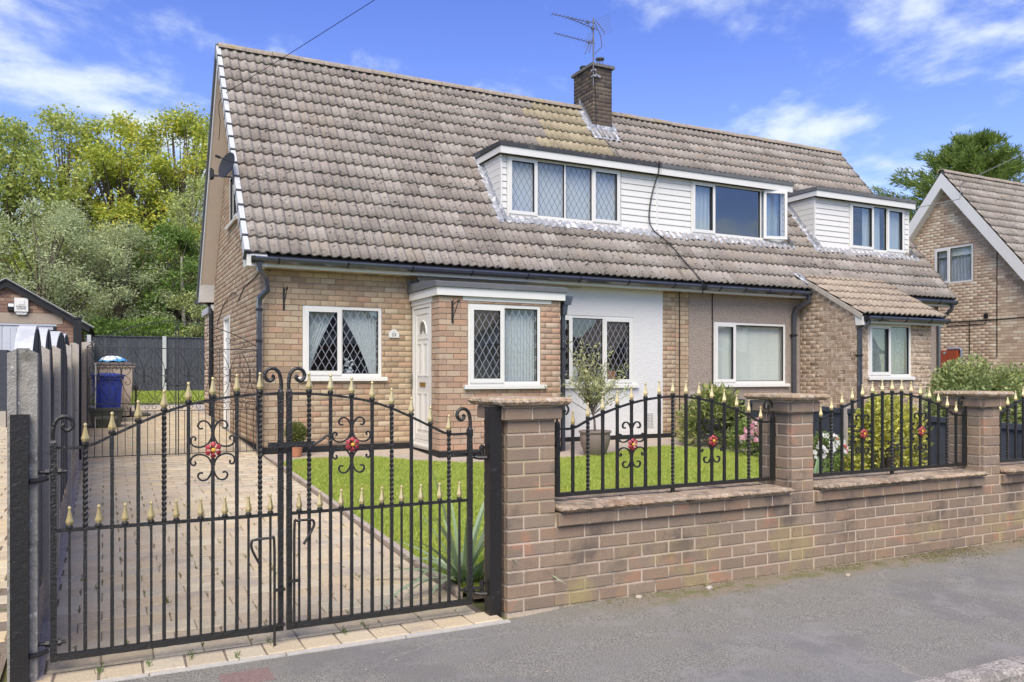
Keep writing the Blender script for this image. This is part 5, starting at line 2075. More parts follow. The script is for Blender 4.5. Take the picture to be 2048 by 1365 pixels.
SG = side_gate('thin scrolled iron side gate leaf in front of the blue bin, hinged at the fence', (-.22, 12.60, gz(12.6)), 1, 'leaves of the scrolled side gates')
side_gate('thin scrolled iron side gate leaf hinged at the corner of the brick house', (2.09, 12.60, gz(12.6)), -1, 'leaves of the scrolled side gates')
copy_thing(SG, (-1.62, 12.2, gz(12.2)), 'arched scrolled gate leaf of the neighbour, in front of the white garage doors').scale.x = -1

# ------------------------------------------------------------------ back fence, garage, bins
bf = thing('back_fence', 'tall dark blue-grey close-boarded fence across the end of the garden', 'fence', (2, 29.3, 1))
zb = gz(29.3)
k = 0
x = -.55
while x < 9:
    m = MB()
    m.cr = RND.random()
    y = 29.3 + (.012 if k % 2 else 0)
    m.box(x, x + .098, y, y + .02, zb + .02, zb + 1.80 + RND.uniform(-.004, .004))
    m.build('board', 'back_fence_paint', bf)
    x += .102
    k += 1
for x in (-.5, 1.72, 3.6, 5.5, 7.4):
    m = MB()
    m.box(x, x + .115, 29.22, 29.34, zb - .05, zb + 1.84)
    m.build('fence_post', 'capping_paint', bf)
m = MB()
m.box(-.6, 9, 29.27, 29.35, zb + 1.80, zb + 1.83)
m.build('top_rail', 'back_fence_paint', bf)

GY, GX0, GX1, GPX, GZ0 = 22.3, -3.55, -.55, -2.05, gz(22.3)
gg = thing('garage', 'small detached brick garage with black bargeboards and white side-hung doors', 'garage', (-2.05, 22.3, GZ0))
gtop = lambda x: 3.62 - abs(x - GPX) * .60
pg = Pieces(gg, 'brick')
m = MB()
slab(m, 'y-', GY + .006, .2, GX0, GX1, GZ0 - .1, 9, [(-3.25, -1.03, GZ0, 2.70)], top=lambda x: gtop(x) - .05, peak=GPX)
m.box(GX0, GX0 + .2, GY + .21, GY + 5, GZ0 - .1, 2.7)
m.box(GX1 - .2, GX1, GY + .21, GY + 5, GZ0 - .1, 2.7)
w = m.build('wall', 'garage_brick', gg)
brickwork(pg, w, 'garage_brick', 'y-', GY, GX0, GX1, 2.96, 3.62, span=lambda z: (GPX - (3.58 - z) / .60, GPX + (3.58 - z) / .60), course=.085)
brickwork(pg, w, 'garage_brick', 'y-', GY, -1.03, GX1, GZ0, 2.70, course=.085)
pg.finish()
m = MB()
m.box(-3.4, -.9, GY - .012, GY + .1, 2.705, 2.95)
m.build('lintel', 'lintel_concrete', gg)
for i, (a, b) in enumerate(((-3.22, -2.15), (-2.14, -1.06))):
    m = MB()
    m.box(a, b, GY + .02, GY + .06, GZ0 + .02, 2.66)
    d = m.build('door', 'garage_white', gg)
    n = 8
    for q in range(n):
        m = MB()
        xa = a + .04 + (b - a - .08) * q / n
        m.box(xa, xa + (b - a - .08) / n - .006, GY + .008, GY + .019, GZ0 + .06, 2.60)
        m.build('board', 'garage_white', d)
m = MB()
m.box(-3.25, -1.03, GY - .005, GY + .05, 2.662, 2.70)
m.build('door_frame', 'garage_white', gg)
m = MB()
m.box(-1.62, -1.08, GY - .008, GY + .006, 2.53, 2.565)
m.box(-1.10, -1.03, GY - .016, GY + .006, 2.45, 2.64)
m.build('strap_hinge', 'black_paint', gg)
for s in (-1, 1):
    m = MB()
    m.prism([(GPX, 3.70), (GPX + s * 1.72, 2.66), (GPX + s * 1.72, 2.52), (GPX, 3.54)], 'y', GY - .12, GY - .09)
    m.build('barge_board', 'black_paint', gg)
    m = MB()
    m.prism([(GPX, 3.735), (GPX + s * 1.80, 2.645), (GPX + s * 1.80, 2.615), (GPX, 3.705)], 'y', GY - .16, GY + 5)
    m.build('roof', 'dark_felt', gg)
    m = MB()
    m.prism([(GPX, 3.75), (GPX + s * 1.82, 2.655), (GPX + s * 1.82, 2.64), (GPX, 3.737)], 'y', GY - .17, GY - .10)
    m.build('verge_trim', 'capping_paint', gg)
m = MB()
m.box(-1.89, -1.61, GY - .10, GY - .01, 2.98, 3.30)
m.prism([(-1.89, 2.98), (-1.61, 2.98), (-1.66, 2.91), (-1.84, 2.91)], 'y', GY - .07, GY - .01)
m.box(-1.81, -1.69, GY - .112, GY - .101, 3.14, 3.25)
al = m.build('alarm_box', 'white_upvc', gg)
text('Response', .052, (-1.75, GY - .104, 3.095), al, 'print_dark')
text('ALARMS', .050, (-1.75, GY - .104, 3.045), al, 'print_dark')
m = MB()
m.box(-2.03, -1.89, GY - .05, GY - .005, 2.99, 3.17)
m.box(-2.0, -1.92, GY - .12, GY - .05, 3.0, 3.08)
sl_ = m.build('security_light', 'black_paint', gg)
m = MB()
m.box(-2.015, -1.905, GY - .056, GY - .051, 3.09, 3.16)
m.build('lamp_glass', 'toy_white', sl_)


def wheelie(label, x, y, s, body, lid, cat='wheelie bin', rot=0, wide=1.0, group=None):
    g = thing('wheelie_bin', label, cat, (x, y, gz(y)), group)
    w0, w1, d0, d1, h = .21 * wide, .27 * wide, .26, .33, .93 * s
    m = MB()
    m.add([(-w0, -d0, .03), (w0, -d0, .03), (w0, d0 * .8, .10), (-w0, d0 * .8, .10), (-w1, -d1, h), (w1, -d1, h), (w1, d1, h), (-w1, d1, h)],
          [(0, 3, 2, 1), (0, 1, 5, 4), (1, 2, 6, 5), (2, 3, 7, 6), (3, 0, 4, 7), (4, 5, 6, 7)])
    m.box(-w1 - .02, w1 + .02, -d1 - .02, d1 + .02, h - .06, h - .005)
    m.prism([(-w0 * .5, .12), (w0 * .5, .12), (w0 * .6, h * .78), (0, h * .86), (-w0 * .6, h * .78)], 'y', -d1 - .004, -d0)
    m.build('body', body, g, origin=None) if False else None
    L = Vector((x, y, gz(y)))

    def b(m, n, mt):
        m.v = [(p[0] + L.x, p[1] + L.y, p[2] + L.z) for p in m.v]
        return m.build(n, mt, g)
    b(m, 'body', body)
    m = MB()
    P = []
    for i in range(7):
        v = i / 6
        yy = -d1 - .05 + (2 * d1 + .10) * v
        P.append([(-w1 - .04 + (2 * w1 + .08) * j / 6, yy, h + .0 + .075 * sin(pi * (.12 + .76 * v)) * sin(pi * (.15 + .7 * j / 6))) for j in range(7)])
    m.grid(P)
    m.box(-w1 - .04, w1 + .04, -d1 - .05, d1 + .05, h - .004, h + .03)
    b(m, 'lid', lid)
    m = MB()
    m.tube([(-w1, d1 + .07, h - .01), (w1, d1 + .07, h - .01)], .016, 8)
    b(m, 'handle', lid)
    for sx in (-1, 1):
        m = MB()
        m.tube([(sx * (w0 + .0), d0 * .75, .10), (sx * (w0 + .055), d0 * .75, .10)], .10, 14)
        b(m, 'wheel', 'black_paint')
    return g


wheelie('dark blue wheelie bin standing behind the side gate', .06, 18.35, 1.0, 'bin_blue', 'bin_blue', group=None)
wheelie('taller beige bin with a brown lid standing behind the blue wheelie bin', .18, 19.6, 1.22, 'bin_beige', 'bin_lid_brown', cat='bin', wide=1.42)
m = MB()
P = [[(.18 - .02 + .28 * cos(t) * cos(ph), 19.55 + .24 * sin(t) * cos(ph), gz(19.6) + 1.21 + (.09 + .02 * sin(3 * t)) * sin(ph) + .012 * sin(7 * t + 5 * ph)) for t in [2 * pi * k / 16 for k in range(17)]] for ph in [0, .3, .6, .9, 1.2, 1.5]]
m.grid(P)
bg_ = thing('plastic_bag', 'crumpled blue and white bag lying on the lid of the beige bin', 'bag', (.16, 19.55, gz(19.6) + 1.21))
o = m.build('bag', 'toy_blue', bg_, smooth_=True)
m = MB()
P = [[(.14 + .22 * cos(t) * cos(ph), 19.52 + .20 * sin(t) * cos(ph), gz(19.6) + 1.235 + (.075 + .02 * sin(4 * t + 1)) * sin(ph)) for t in [2 * pi * k / 16 for k in range(17)]] for ph in [0, .3, .6, .9, 1.2, 1.5]]
m.grid(P)
m.build('bag_top', 'toy_white', bg_, smooth_=True)
rb = thing('recycling_box', 'low dark green recycling box on the paving in front of the blue bin', 'recycling box', (.03, 17.3, gz(17.3)))
m = MB()
L = rb.location
m.add([(L.x + a, L.y + b, L.z + c) for a, b, c in [(-.24, -.17, .0), (.24, -.17, .0), (.24, .17, .0), (-.24, .17, .0), (-.29, -.21, .36), (.29, -.21, .36), (.29, .21, .36), (-.29, .21, .36)]],
      [(0, 3, 2, 1), (0, 1, 5, 4), (1, 2, 6, 5), (2, 3, 7, 6), (3, 0, 4, 7), (4, 5, 6, 7)])
m.box(L.x - .31, L.x + .31, L.y - .23, L.y + .23, L.z + .32, L.z + .365)
bb = m.build('box', 'box_green', rb)
text('RECYCLING', .07, (L.x + .0, L.y - .212, L.z + .19), bb, 'print_grey', rot=(pi / 2 - .11, 0, 0))
m = MB()
m.tube([(.62, 19.7, gz(19.7)), (.62, 19.7, gz(19.7) + .62)], .022, 8)
m.lathe(.62, 19.7, [(.30, gz(19.7)), (.30, gz(19.7) + .04), (.24, gz(19.7) + .07), (.03, gz(19.7) + .09)], 18)
m.lathe(.62, 19.7, [(.03, gz(19.7) + .58), (.06, gz(19.7) + .62), (.03, gz(19.7) + .68)], 10)
m.build('parasol_base', 'box_green', label='round dark parasol base with a short stub beside the beige bin', cat='parasol base')
m = MB()
m.tube([(-.16, 17.1, gz(17)), (-.15, 17.2, gz(17) + 1.20)], .012, 8)
m.tube([(-.15, 17.2, gz(17) + 1.20), (-.15, 17.2, gz(17) + 1.24)], .022, 8)
m.build('broom_handle', 'capping_paint', label='pale pole leaning against the fence beside the bins', cat='pole')

# fence between the front gardens, with its concrete posts
fm = thing('garden_divider_fence', 'low dark grey panel fence with pale posts between the two front gardens', 'fence', (10, 8.5, .1))
YP = [4.9, 6.75, 8.66, 10.72, 12.30]
for i, y in enumerate(YP):
    m = MB()
    for q in ((9.95, 9.985), (10.035, 10.07)):
        m.box(q[0], q[1], y - .05, y + .05, gz(y) - .05, gz(y) + .87)
    m.box(9.986, 10.034, y - .03, y + .03, gz(y) - .05, gz(y) + .87)
    m.build('fence_post', 'concrete_clean', fm)
for y0, y1 in zip(YP, YP[1:]):
    n = 14
    for k in range(n):
        a, b = y0 + .035 + (y1 - y0 - .07) * k / n, y0 + .035 + (y1 - y0 - .07) * (k + 1) / n - .004
        m = MB()
        m.cr = RND.random()
        m.box(9.995 + .006 * (k % 2), 10.02 + .006 * (k % 2), a, b, gz(a) + .02, gz(a) + .78)
        m.build('board', 'fence_paint', fm)
    m = MB()
    m.prism([(y0 + .04, gz(y0) + .745), (y1 - .04, gz(y1) + .745), (y1 - .04, gz(y1) + .815), (y0 + .04, gz(y0) + .815)], 'x', 9.965, 10.04)
    m.build('capping_rail', 'fence_paint', fm)


# ------------------------------------------------------------------ foliage helpers
def leaves(C, size, aspect=.45, up=.3, droop=0.0, outward=None, fold=True):
    """C (n,3) leaf bases -> vertices and quads of pointed leaves"""
    n = len(C)
    d = NR.normal(0, 1, (n, 3))
    d[:, 2] = d[:, 2] * .7 + up - droop
    if outward is not None:
        d += outward
    d /= np.linalg.norm(d, axis=1)[:, None] + 1e-9
    r = NR.normal(0, 1, (n, 3))
    s = np.cross(d, r)
    s /= np.linalg.norm(s, axis=1)[:, None] + 1e-9
    L = size * NR.uniform(.6, 1.35, (n, 1))
    nrm = np.cross(d, s)
    V = np.stack([C, C + d * L * .5 + s * L * aspect * .5 + nrm * L * .06, C + d * L, C + d * L * .5 - s * L * aspect * .5 + nrm * L * .06], 1)
    return V.reshape(-1, 3), np.arange(4 * n).reshape(-1, 4)


def foliage(root, name, mat, C, size, **kw):
    V, F = leaves(C, size, **kw)
    # clumps share a tone: the palette pick drifts with position
    ph = np.sin(C[:, 0] * 2.1 + C[:, 2] * 1.3) * .18 + np.sin(C[:, 1] * 1.7 + C[:, 2] * 2.7 + 1) * .12
    return mesh_np(name, V, F, mat, root, rnd=np.clip(NR.random(len(C)) * .75 + ph + .12, 0, .999))


def tree(name, label, x, y, h, w, mat, nleaf, size, seed, low=.12, bark='trunk_bark', droop=0.0, clumps=70, cr=.62, group=None, aspect=.5, lean=0.0, shape=1.0):
    R = np.random.default_rng(seed)
    g0 = gz(y)
    g = thing(name, label, 'tree', (x, y, g0), group)
    m = MB()
    tr = [(x + lean * (k / 8) ** 1.5 * h * .3 + .12 * sin(k * 1.3 + seed), y + .1 * cos(k * 1.7 + seed), g0 - .1 + h * .80 * k / 8) for k in range(9)]
    r0 = .018 * h + .03
    m.tube(tr, [r0 * (1 - .10 * k) for k in range(9)], 8)
    cs = []
    for i in range(clumps):
        v = R.uniform(low, 1.0)
        prof = min(1, .55 + .9 * (v - low)) * sqrt(max(.03, 1 - max(0, (v - .45) / .56) ** 2.2))
        a = R.uniform(0, 2 * pi)
        q = w / 2 * prof * sqrt(R.uniform(.08, 1))
        c = np.array([x + lean * v ** 1.5 * h * .3 + q * cos(a), y + q * sin(a), g0 + h * v])
        cs.append(c)
        k = min(7, max(1, int(v * 8 * .75)))
        p = np.array(tr[k])
        mid = (p + c) / 2 + np.array([0, 0, .12 * h * .2])
        m.tube([tuple(p), tuple(mid), tuple(c)], [max(.016, r0 * .32 * (1 - v * .5)), max(.012, r0 * .2), .008], 5)
    m.build('trunk', bark, g)
    cs = np.array(cs)
    n = nleaf
    idx = R.integers(0, len(cs), n)
    rad = cr * (w / 4.0) * R.uniform(.55, 1.25, len(cs))[idx]
    off = R.normal(0, 1, (n, 3))
    off /= np.linalg.norm(off, axis=1)[:, None]
    off *= (rad * R.random(n) ** .5)[:, None]
    off[:, 2] *= .8
    if droop:
        off[:, 2] = -np.abs(R.exponential(.55 * droop, n)) + off[:, 2] * .4
        off[:, :2] *= .55
    C_ = cs[idx] + off
    C_ = C_[C_[:, 2] > g0 + .15]
    foliage(g, 'crown', mat, C_, size, droop=droop, aspect=aspect)
    return g


def bush(name, label, cat, x, y, rx, ry, h, mat, n, size, seed, lumps=26, z0=0.0, group=None, aspect=.5, lr=.36, extra=None, up=.3):
    R = np.random.default_rng(seed)
    g0 = gz(y) + z0
    g = thing(name, label, cat, (x, y, g0), group)
    m = MB()
    cs = []
    for i in range(lumps):
        a = R.uniform(0, 2 * pi)
        e = R.uniform(.0, 1.0)
        rr = sqrt(max(0, 1 - (e * .96) ** 2.2)) * R.uniform(.72, .95)
        c = (x + rx * rr * cos(a) * .86, y + ry * rr * sin(a) * .86, g0 + h * (.10 + .80 * e))
        cs.append(c)
        m.tube([(x + R.uniform(-.04, .04), y + R.uniform(-.04, .04), g0), ((x + c[0]) / 2, (y + c[1]) / 2, (g0 + c[2]) / 2 + .05), c], [.012, .008, .004], 4)
    m.build('stems', 'trunk_bark', g)
    cs = np.array(cs)
    idx = R.integers(0, lumps, n)
    off = R.normal(0, 1, (n, 3))
    off /= np.linalg.norm(off, axis=1)[:, None]
    rad = lr * np.array([rx, ry, h * .62])
    C_ = cs[idx] + off * rad[None] * (R.random(n) ** .35)[:, None]
    C_ = C_[C_[:, 2] > g0 + .01]
    outw = C_ - np.array([x, y, g0 + h * .35])
    outw /= np.linalg.norm(outw, axis=1)[:, None] + 1e-6
    foliage(g, 'foliage', mat, C_, size, aspect=aspect, outward=outw * .8, up=up)
    return g


def blooms(g, name, mat, P, r, petals=5):
    vs, fs, rn = [], [], []
    for p in P:
        k0 = len(vs)
        tv = Vector((RND.uniform(-.4, .4), -1, RND.uniform(.0, .9))).normalized()
        q = tv.to_track_quat('Z', 'Y')
        rr = r * RND.uniform(.7, 1.2)
        q0 = RND.random()
        for k in range(petals):
            a = 2 * pi * k / petals
            for (u, v, w) in ((0, 0, 0), (rr * cos(a - .5), rr * sin(a - .5), rr * .25), (rr * 1.15 * cos(a), rr * 1.15 * sin(a), rr * .15), (rr * cos(a + .5), rr * sin(a + .5), rr * .25)):
                vs.append(tuple(Vector(p) + q @ Vector((u, v, w))))
            fs.append((k0 + 4 * k, k0 + 4 * k + 1, k0 + 4 * k + 2, k0 + 4 * k + 3))
            rn.append(q0)
    mesh_np(name, vs, fs, mat, g, rnd=rn)


def sword_plant(name, label, x, y, n, L, seed, mat='leaf_sword', w=.03, spread=1.0, cat='plant', group=None, arch=.75):
    R = random.Random(seed)
    g = thing(name, label, cat, (x, y, gz(y)), group)
    for i in range(n):
        a = R.uniform(0, 2 * pi)
        e = R.uniform(.05, 1) ** .8 * spread
        l = L * R.uniform(.6, 1.1)
        ww = w * R.uniform(.7, 1.2)
        p = Vector((x + R.uniform(-.04, .04), y + R.uniform(-.04, .04), gz(y)))
        th = .12 + e * .75
        row = []
        ns = 9
        for k in range(ns):
            f = k / (ns - 1)
            wd = ww * (1 - f ** 2.2) * (.55 + .45 * min(1, f * 4)) + .0008
            sd_ = Vector((-sin(a), cos(a), 0))
            c = Vector((cos(a), sin(a), 0)) * .010
            row.append([tuple(p - sd_ * wd), tuple(p + Vector((0, 0, -.12 * wd)) - c * 0), tuple(p + sd_ * wd)])
            th += arch * e / ns * (1 + f)
            d = Vector((cos(a) * sin(th), sin(a) * sin(th), cos(th)))
            p = p + d * (l / ns)
            if p.z < gz(y) + .01:
                p.z = gz(y) + .01
        m = MB()
        m.cr = R.random() * .98 + .01
        m.grid(row)
        m.build('leaf', mat, g, smooth_=True)
    return g


# ------------------------------------------------------------------ front garden planting
sword_plant('cordyline', 'sword-leaved plant arching out beside the right gate post', 2.24, 5.16, 46, .95, 4, w=.023, spread=1.25)
sword_plant('iris_clump', 'broad grey-green sword leaves in front of the white flowers behind the second railing', 7.05, 6.55, 15, .66, 9, w=.036, spread=.62, arch=.4)
sword_plant('iris_clump', 'smaller tuft of sword leaves under the golden bush behind the second railing', 7.55, 6.45, 12, .52, 12, w=.026, spread=.75, arch=.5)

bush('rhododendron', 'large bush with bright lance leaves against the neighbouring pebble-dashed wall', 'shrub', 9.36, 10.95, .56, .66, .97, 'leaf_rhodo', 4300, .11, 31, lumps=30, aspect=.30)
g = bush('golden_shrub', 'yellow variegated bush behind the second railing panel', 'shrub', 8.80, 6.95, .64, .50, 1.08, 'leaf_golden', 7600, .062, 32, lumps=46, aspect=.45, lr=.27)
bush('round_hedge', 'big rounded pale green bush beyond the divider fence near the third pier', 'shrub', 11.85, 7.75, 1.0, .95, 1.60, 'leaf_hedge', 22000, .055, 33, lumps=60, aspect=.6, lr=.26)
bush('green_shrub', 'leafy green bush growing at the right edge beyond the third pier', 'shrub', 11.6, 5.9, .8, .7, 1.02, 'leaf_hedge', 7000, .05, 36, lumps=34)


def flowerbed(label, x, y, rx, ry, h, seed, cols, n=1500, leaf='leaf_bed', size=.035):
    g = bush('bedding_plants', label, 'flowers', x, y, rx, ry, h, leaf, n, size, seed, lumps=18, lr=.4)
    R = random.Random(seed)
    for mat, k, r, nm in cols:
        P = []
        for _ in range(k):
            a = R.uniform(0, 2 * pi)
            e = R.uniform(.35, 1)
            rr = sqrt(max(.05, 1 - e * e)) * R.uniform(.8, 1.1)
            P.append((x + rx * rr * cos(a), y - abs(ry * rr * sin(a)) * .9 - .02, gz(y) + h * e * 1.04))
        blooms(g, nm, mat, P, r)
    return g


flowerbed('pink bedding flowers in front of the rhododendron by the fence', 9.28, 9.75, .44, .42, .56, 41, [('petal_pink', 95, .042, 'pink_blooms'), ('petal_white', 14, .036, 'white_blooms')], 2400, 'leaf_bed', .045)
flowerbed('magenta and pink flowers beside the second pier against the grey fence', 9.32, 9.25, .26, .3, .52, 42, [('petal_magenta', 20, .042, 'magenta_blooms'), ('petal_pink', 36, .04, 'pink_blooms'), ('petal_red', 14, .028, 'red_blooms')], 1500)
flowerbed('low red begonias at the edge of the lawn left of the second pier', 8.72, 8.92, .17, .16, .27, 43, [('petal_red', 60, .028, 'red_blooms')], 500, 'leaf_bed', .04)
flowerbed('white flowers beyond the second pier in front of the grey fence', 9.25, 8.35, .40, .3, .46, 44, [('petal_white', 60, .034, 'white_blooms'), ('petal_red', 7, .026, 'red_blooms')], 1800, 'leaf_bed', .042)
flowerbed('small green and orange bedding plants at the foot of the wall behind the second pier', 8.35, 7.35, .34, .22, .30, 45, [('petal_red', 10, .022, 'red_blooms')], 1500, 'leaf_bed', .038)
flowerbed('low leafy bedding under the golden bush', 8.5, 6.3, .40, .22, .26, 46, [('petal_white', 5, .016, 'white_blooms')], 1200, 'leaf_bed', .035)
m = MB()
R_ = random.Random(3)
st = thing('dead_stalks', 'dry leafless stalks in front of the golden bush', 'plant', (7.9, 5.5, gz(5.5)))
for i in range(16):
    x, y = 7.9 + R_.uniform(-.35, .45), 5.5 + R_.uniform(-.1, .1)
    p = [(x, y, gz(y)), (x + R_.uniform(-.08, .08), y, gz(y) + .22), (x + R_.uniform(-.16, .16), y + R_.uniform(-.05, .05), gz(y) + R_.uniform(.35, .6))]
    m.tube(p, .004, 4)
    m.tube([p[1], (p[1][0] + R_.uniform(-.12, .12), y, p[1][2] + .15)], .003, 4)
m.build('stalk', 'dry_stalk', st, kind='stuff')
m = MB()
m.lathe(7.55, 4.93, [(.0, .645 - .6), (.09, .05), (.10, .66), (.085, .70), (.02, .72)], 12) if False else None
m.lathe(7.42, 4.90, [(.07, .45), (.085, .62), (.09, .645), (.088, .66), (.0, .655)], 12, sx=1.1)
m.build('pink_bucket', 'pink_toy', label='bright pink plastic tub just behind the wall near the third pier', cat='tub')

# olive tree in its glazed pot
OX, OY = 6.78, 10.62
OG = gz(OY)
pot = thing('plant_pot', 'large brown glazed pot holding the olive tree', 'plant pot', (OX, OY, OG))
m = MB()
m.lathe(OX, OY, [(.155, OG + .012), (.165, OG + .02), (.215, OG + .16), (.238, OG + .27), (.232, OG + .33), (.228, OG + .345), (.252, OG + .36), (.258, OG + .375), (.250, OG + .388), (.228, OG + .385), (.222, OG + .34), (.0, OG + .34)], 32)
m.build('pot', 'pot_glaze', pot, smooth_=True)
m = MB()
m.lathe(OX, OY, [(.0, OG + .341), (.221, OG + .342), (.221, OG + .346), (.0, OG + .349)], 20)
m.build('compost', 'soil', pot)
ol = thing('olive_tree', 'thin grey-green olive tree growing in the glazed pot', 'tree', (OX, OY, OG + .34))
R_ = random.Random(8)
m = MB()
T0 = Vector((OX, OY, OG + .345))
T1 = T0 + Vector((-.06, 0, .40))
m.tube([T0, T0 + Vector((-.01, 0, .2)), T1], [.020, .017, .014], 7)
C_ = []
for i in range(46):
    a = R_.uniform(0, 2 * pi)
    th = R_.uniform(.1, 1.2)
    L = R_.uniform(.5, 1.22) * (1.0 if th < .7 else .8)
    st_ = T0.lerp(T1, R_.uniform(.65, 1))
    d = Vector((cos(a) * sin(th), sin(a) * sin(th) * .75, cos(th)))
    e = st_ + d * L
    mid = st_ + d * L * .5 + Vector((R_.uniform(-.05, .05), 0, .05))
    m.tube([st_, mid, e], [.0065, .0045, .002], 4)
    for k in range(R_.randint(26, 50)):
        t = R_.uniform(.25, 1.05)
        p = st_.lerp(mid, t * 2) if t < .5 else mid.lerp(e, min(1.05, t * 2 - 1))
        C_.append(tuple(p + Vector((R_.gauss(0, .022), R_.gauss(0, .022), R_.gauss(0, .022)))))
m.build('trunk', 'trunk_bark', ol)
foliage(ol, 'foliage', 'leaf_olive', np.array(C_), .068, aspect=.28, up=.4)

tp = thing('box_ball', 'small clipped box bush in a terracotta pot by the house wall', 'potted plant', (2.50, 12.0, gz(12)))
m = MB()
g0 = gz(12)
m.lathe(2.50, 12.0, [(.075, g0 + .005), (.098, g0 + .17), (.108, g0 + .175), (.108, g0 + .205), (.096, g0 + .205), (.0, g0 + .19)], 20)
m.build('pot', 'terracotta', tp)
n = 2600
off = NR.normal(0, 1, (n, 3))
off /= np.linalg.norm(off, axis=1)[:, None]
C_ = np.array([2.50, 12.0, g0 + .345]) + off * np.array([.165, .165, .17]) * (NR.random((n, 1)) ** .3)
foliage(tp, 'foliage', 'leaf_box', C_, .028, aspect=.6)
m = MB()
m.tube([(4.9, 10.85, gz(10.85) + .02), (5.02, 10.8, gz(10.8) + .022), (5.12, 10.77, gz(10.8) + .018)], .013, 6)
m.build('stick', 'dry_stalk', label='short stick lying on the path before the porch', cat='stick')

# weeds, dead grass, stones and moss along the foot of the wall
R_ = random.Random(21)
m = MB()
for i in range(420):
    x = R_.choice([R_.gauss(5.1, .5), R_.gauss(7.5, .5), R_.uniform(3.0, 8.5)])
    if x < 2.4:
        continue
    y = 4.45 - abs(R_.gauss(0, .06))
    z = -.006
    a = R_.uniform(0, 2 * pi)
    h = R_.uniform(.01, .05)
    m.tube([(x, y, z), (x + cos(a) * .02, y + sin(a) * .015, z + h), (x + cos(a) * .05, y + sin(a) * .03, z + h * .7)], .0012, 3, caps=False)
m.build('dead_grass', 'dry_stalk', kind='stuff', label='wisps of dead grass at the foot of the wall')
st = thing('weed', 'tall dry weed stalks standing against the wall below the second railing', 'weed', (5.15, 4.42, 0))
for dx, h, b in ((0, .22, .05), (.02, .19, .03), (.09, .17, .05), (.18, .20, .0), (.27, .16, .07)):
    m = MB()
    m.tube([(5.10 + dx, 4.42, -.005), (5.10 + dx + b * .5, 4.43, h * .6), (5.10 + dx + b, 4.44, h)], .0016, 4)
    m.tube([(5.10 + dx + b, 4.44, h), (5.10 + dx + b + .006, 4.44, h + .03)], .0035, 4)
    m.build('stalk', 'dry_stalk', st)
n = 11000
X = NR.uniform(2.9, 10, n)
k = (np.sin(X * 2.3) + np.sin(X * 5.1 + 1) + NR.normal(0, .7, n)) > .15
X = X[k]
Y = 4.46 - np.abs(NR.normal(0, .10, len(X))) * (.4 + .9 * np.abs(np.sin(X * 1.7 + .6)))
Z = -.004 - .016 * (4.37 - Y)
foliage(None, 'moss', 'moss', np.stack([X, Y, Z], 1), .010, aspect=.9, up=.1)
bpy.data.objects['moss']['kind'] = 'stuff'
bpy.data.objects['moss']['label'] = 'moss and leaf litter gathered along the foot of the wall'
tot = []
m = MB()
for i in range(70):
    x, y = R_.uniform(1.0, 9.0), R_.uniform(3.2, 4.42)
    r = R_.choice([.003, .004, .005, .006])
    z = -.004 - .016 * (4.37 - y) - .001
    m.lathe(x, y, [(r * .6, z), (r, z + r * .4), (r * .5, z + r * .9)], 5, ang=R_.random(), sx=R_.uniform(.7, 1.6))
m.build('grit', 'pebble_white', kind='stuff', label='scattered pale specks of grit on the pavement')
for x, y, r, lb in ((3.72, 4.37, .022, 'small brown stone at the foot of the wall'), (3.15, 4.40, .020, 'pale tan stone near the middle of the first bay of wall'), (4.87, 4.20, .017, 'white stone out on the tarmac below the second railing')):
    m = MB()
    m.lathe(x, y, [(r * .7, -.008), (r, r * .4), (r * .75, r * .9), (r * .1, r * 1.05)], 7, ang=x, sx=1.3)
    m.build('stone', 'pebble_white', label=lb, cat='stone', origin=(x, y, 0))
m = MB()
for i in range(260):
    r, c = R_.randint(0, 30), R_.randint(0, 9)
    x = -.26 + (c - (r % 2) * .5) * .245 + R_.gauss(0, .004)
    y = 4.385 + .20 + (r + R_.random()) * .185
    if not -.26 < x < 2.05:
        continue
    for k in range(3):
        a = R_.uniform(0, 2 * pi)
        h = R_.uniform(.006, .022)
        m.tube([(x, y, gz(y)), (x + cos(a) * .008, y + sin(a) * .008, gz(y) + h)], .0018, 3, caps=False)
for (x, y) in [(-.02, 4.50), (.20, 4.49), (.40, 4.52), (.62, 4.42), (.81, 4.56), (1.22, 4.54), (-.05, 6.0), (.35, 5.5), (1.1, 6.1), (1.6, 5.6), (1.35, 4.62)]:
    for k in range(13):
        a = R_.uniform(0, 2 * pi)
        h = R_.uniform(.008, .030)
        xx, yy = x + R_.gauss(0, .006), y + R_.gauss(0, .03)
        m.tube([(xx, yy, gz(yy) - .002), (xx + cos(a) * .012, yy + sin(a) * .012, gz(yy) + h)], .0016, 3, caps=False)
m.build('weeds', 'leaf_bed', kind='stuff', label='small weeds sprouting from the paving joints')
m = MB()
m.box(.50, .74, 4.03, 4.21, -.02, -.0035)
cv_ = thing('access_cover', 'small rectangular rusty access cover set in the pavement before the gate', 'access cover', (.62, 4.12, 0))
m.build('cover', 'cover_iron', cv_)
m = MB()
for i in range(14):
    for j in range(10):
        m.box(.508 + i * .0165, .516 + i * .0165, 4.04 + j * .0165, 4.048 + j * .0165, -.0036, -.0016)
m.build('raised_studs', 'cover_iron', cv_, kind='stuff')

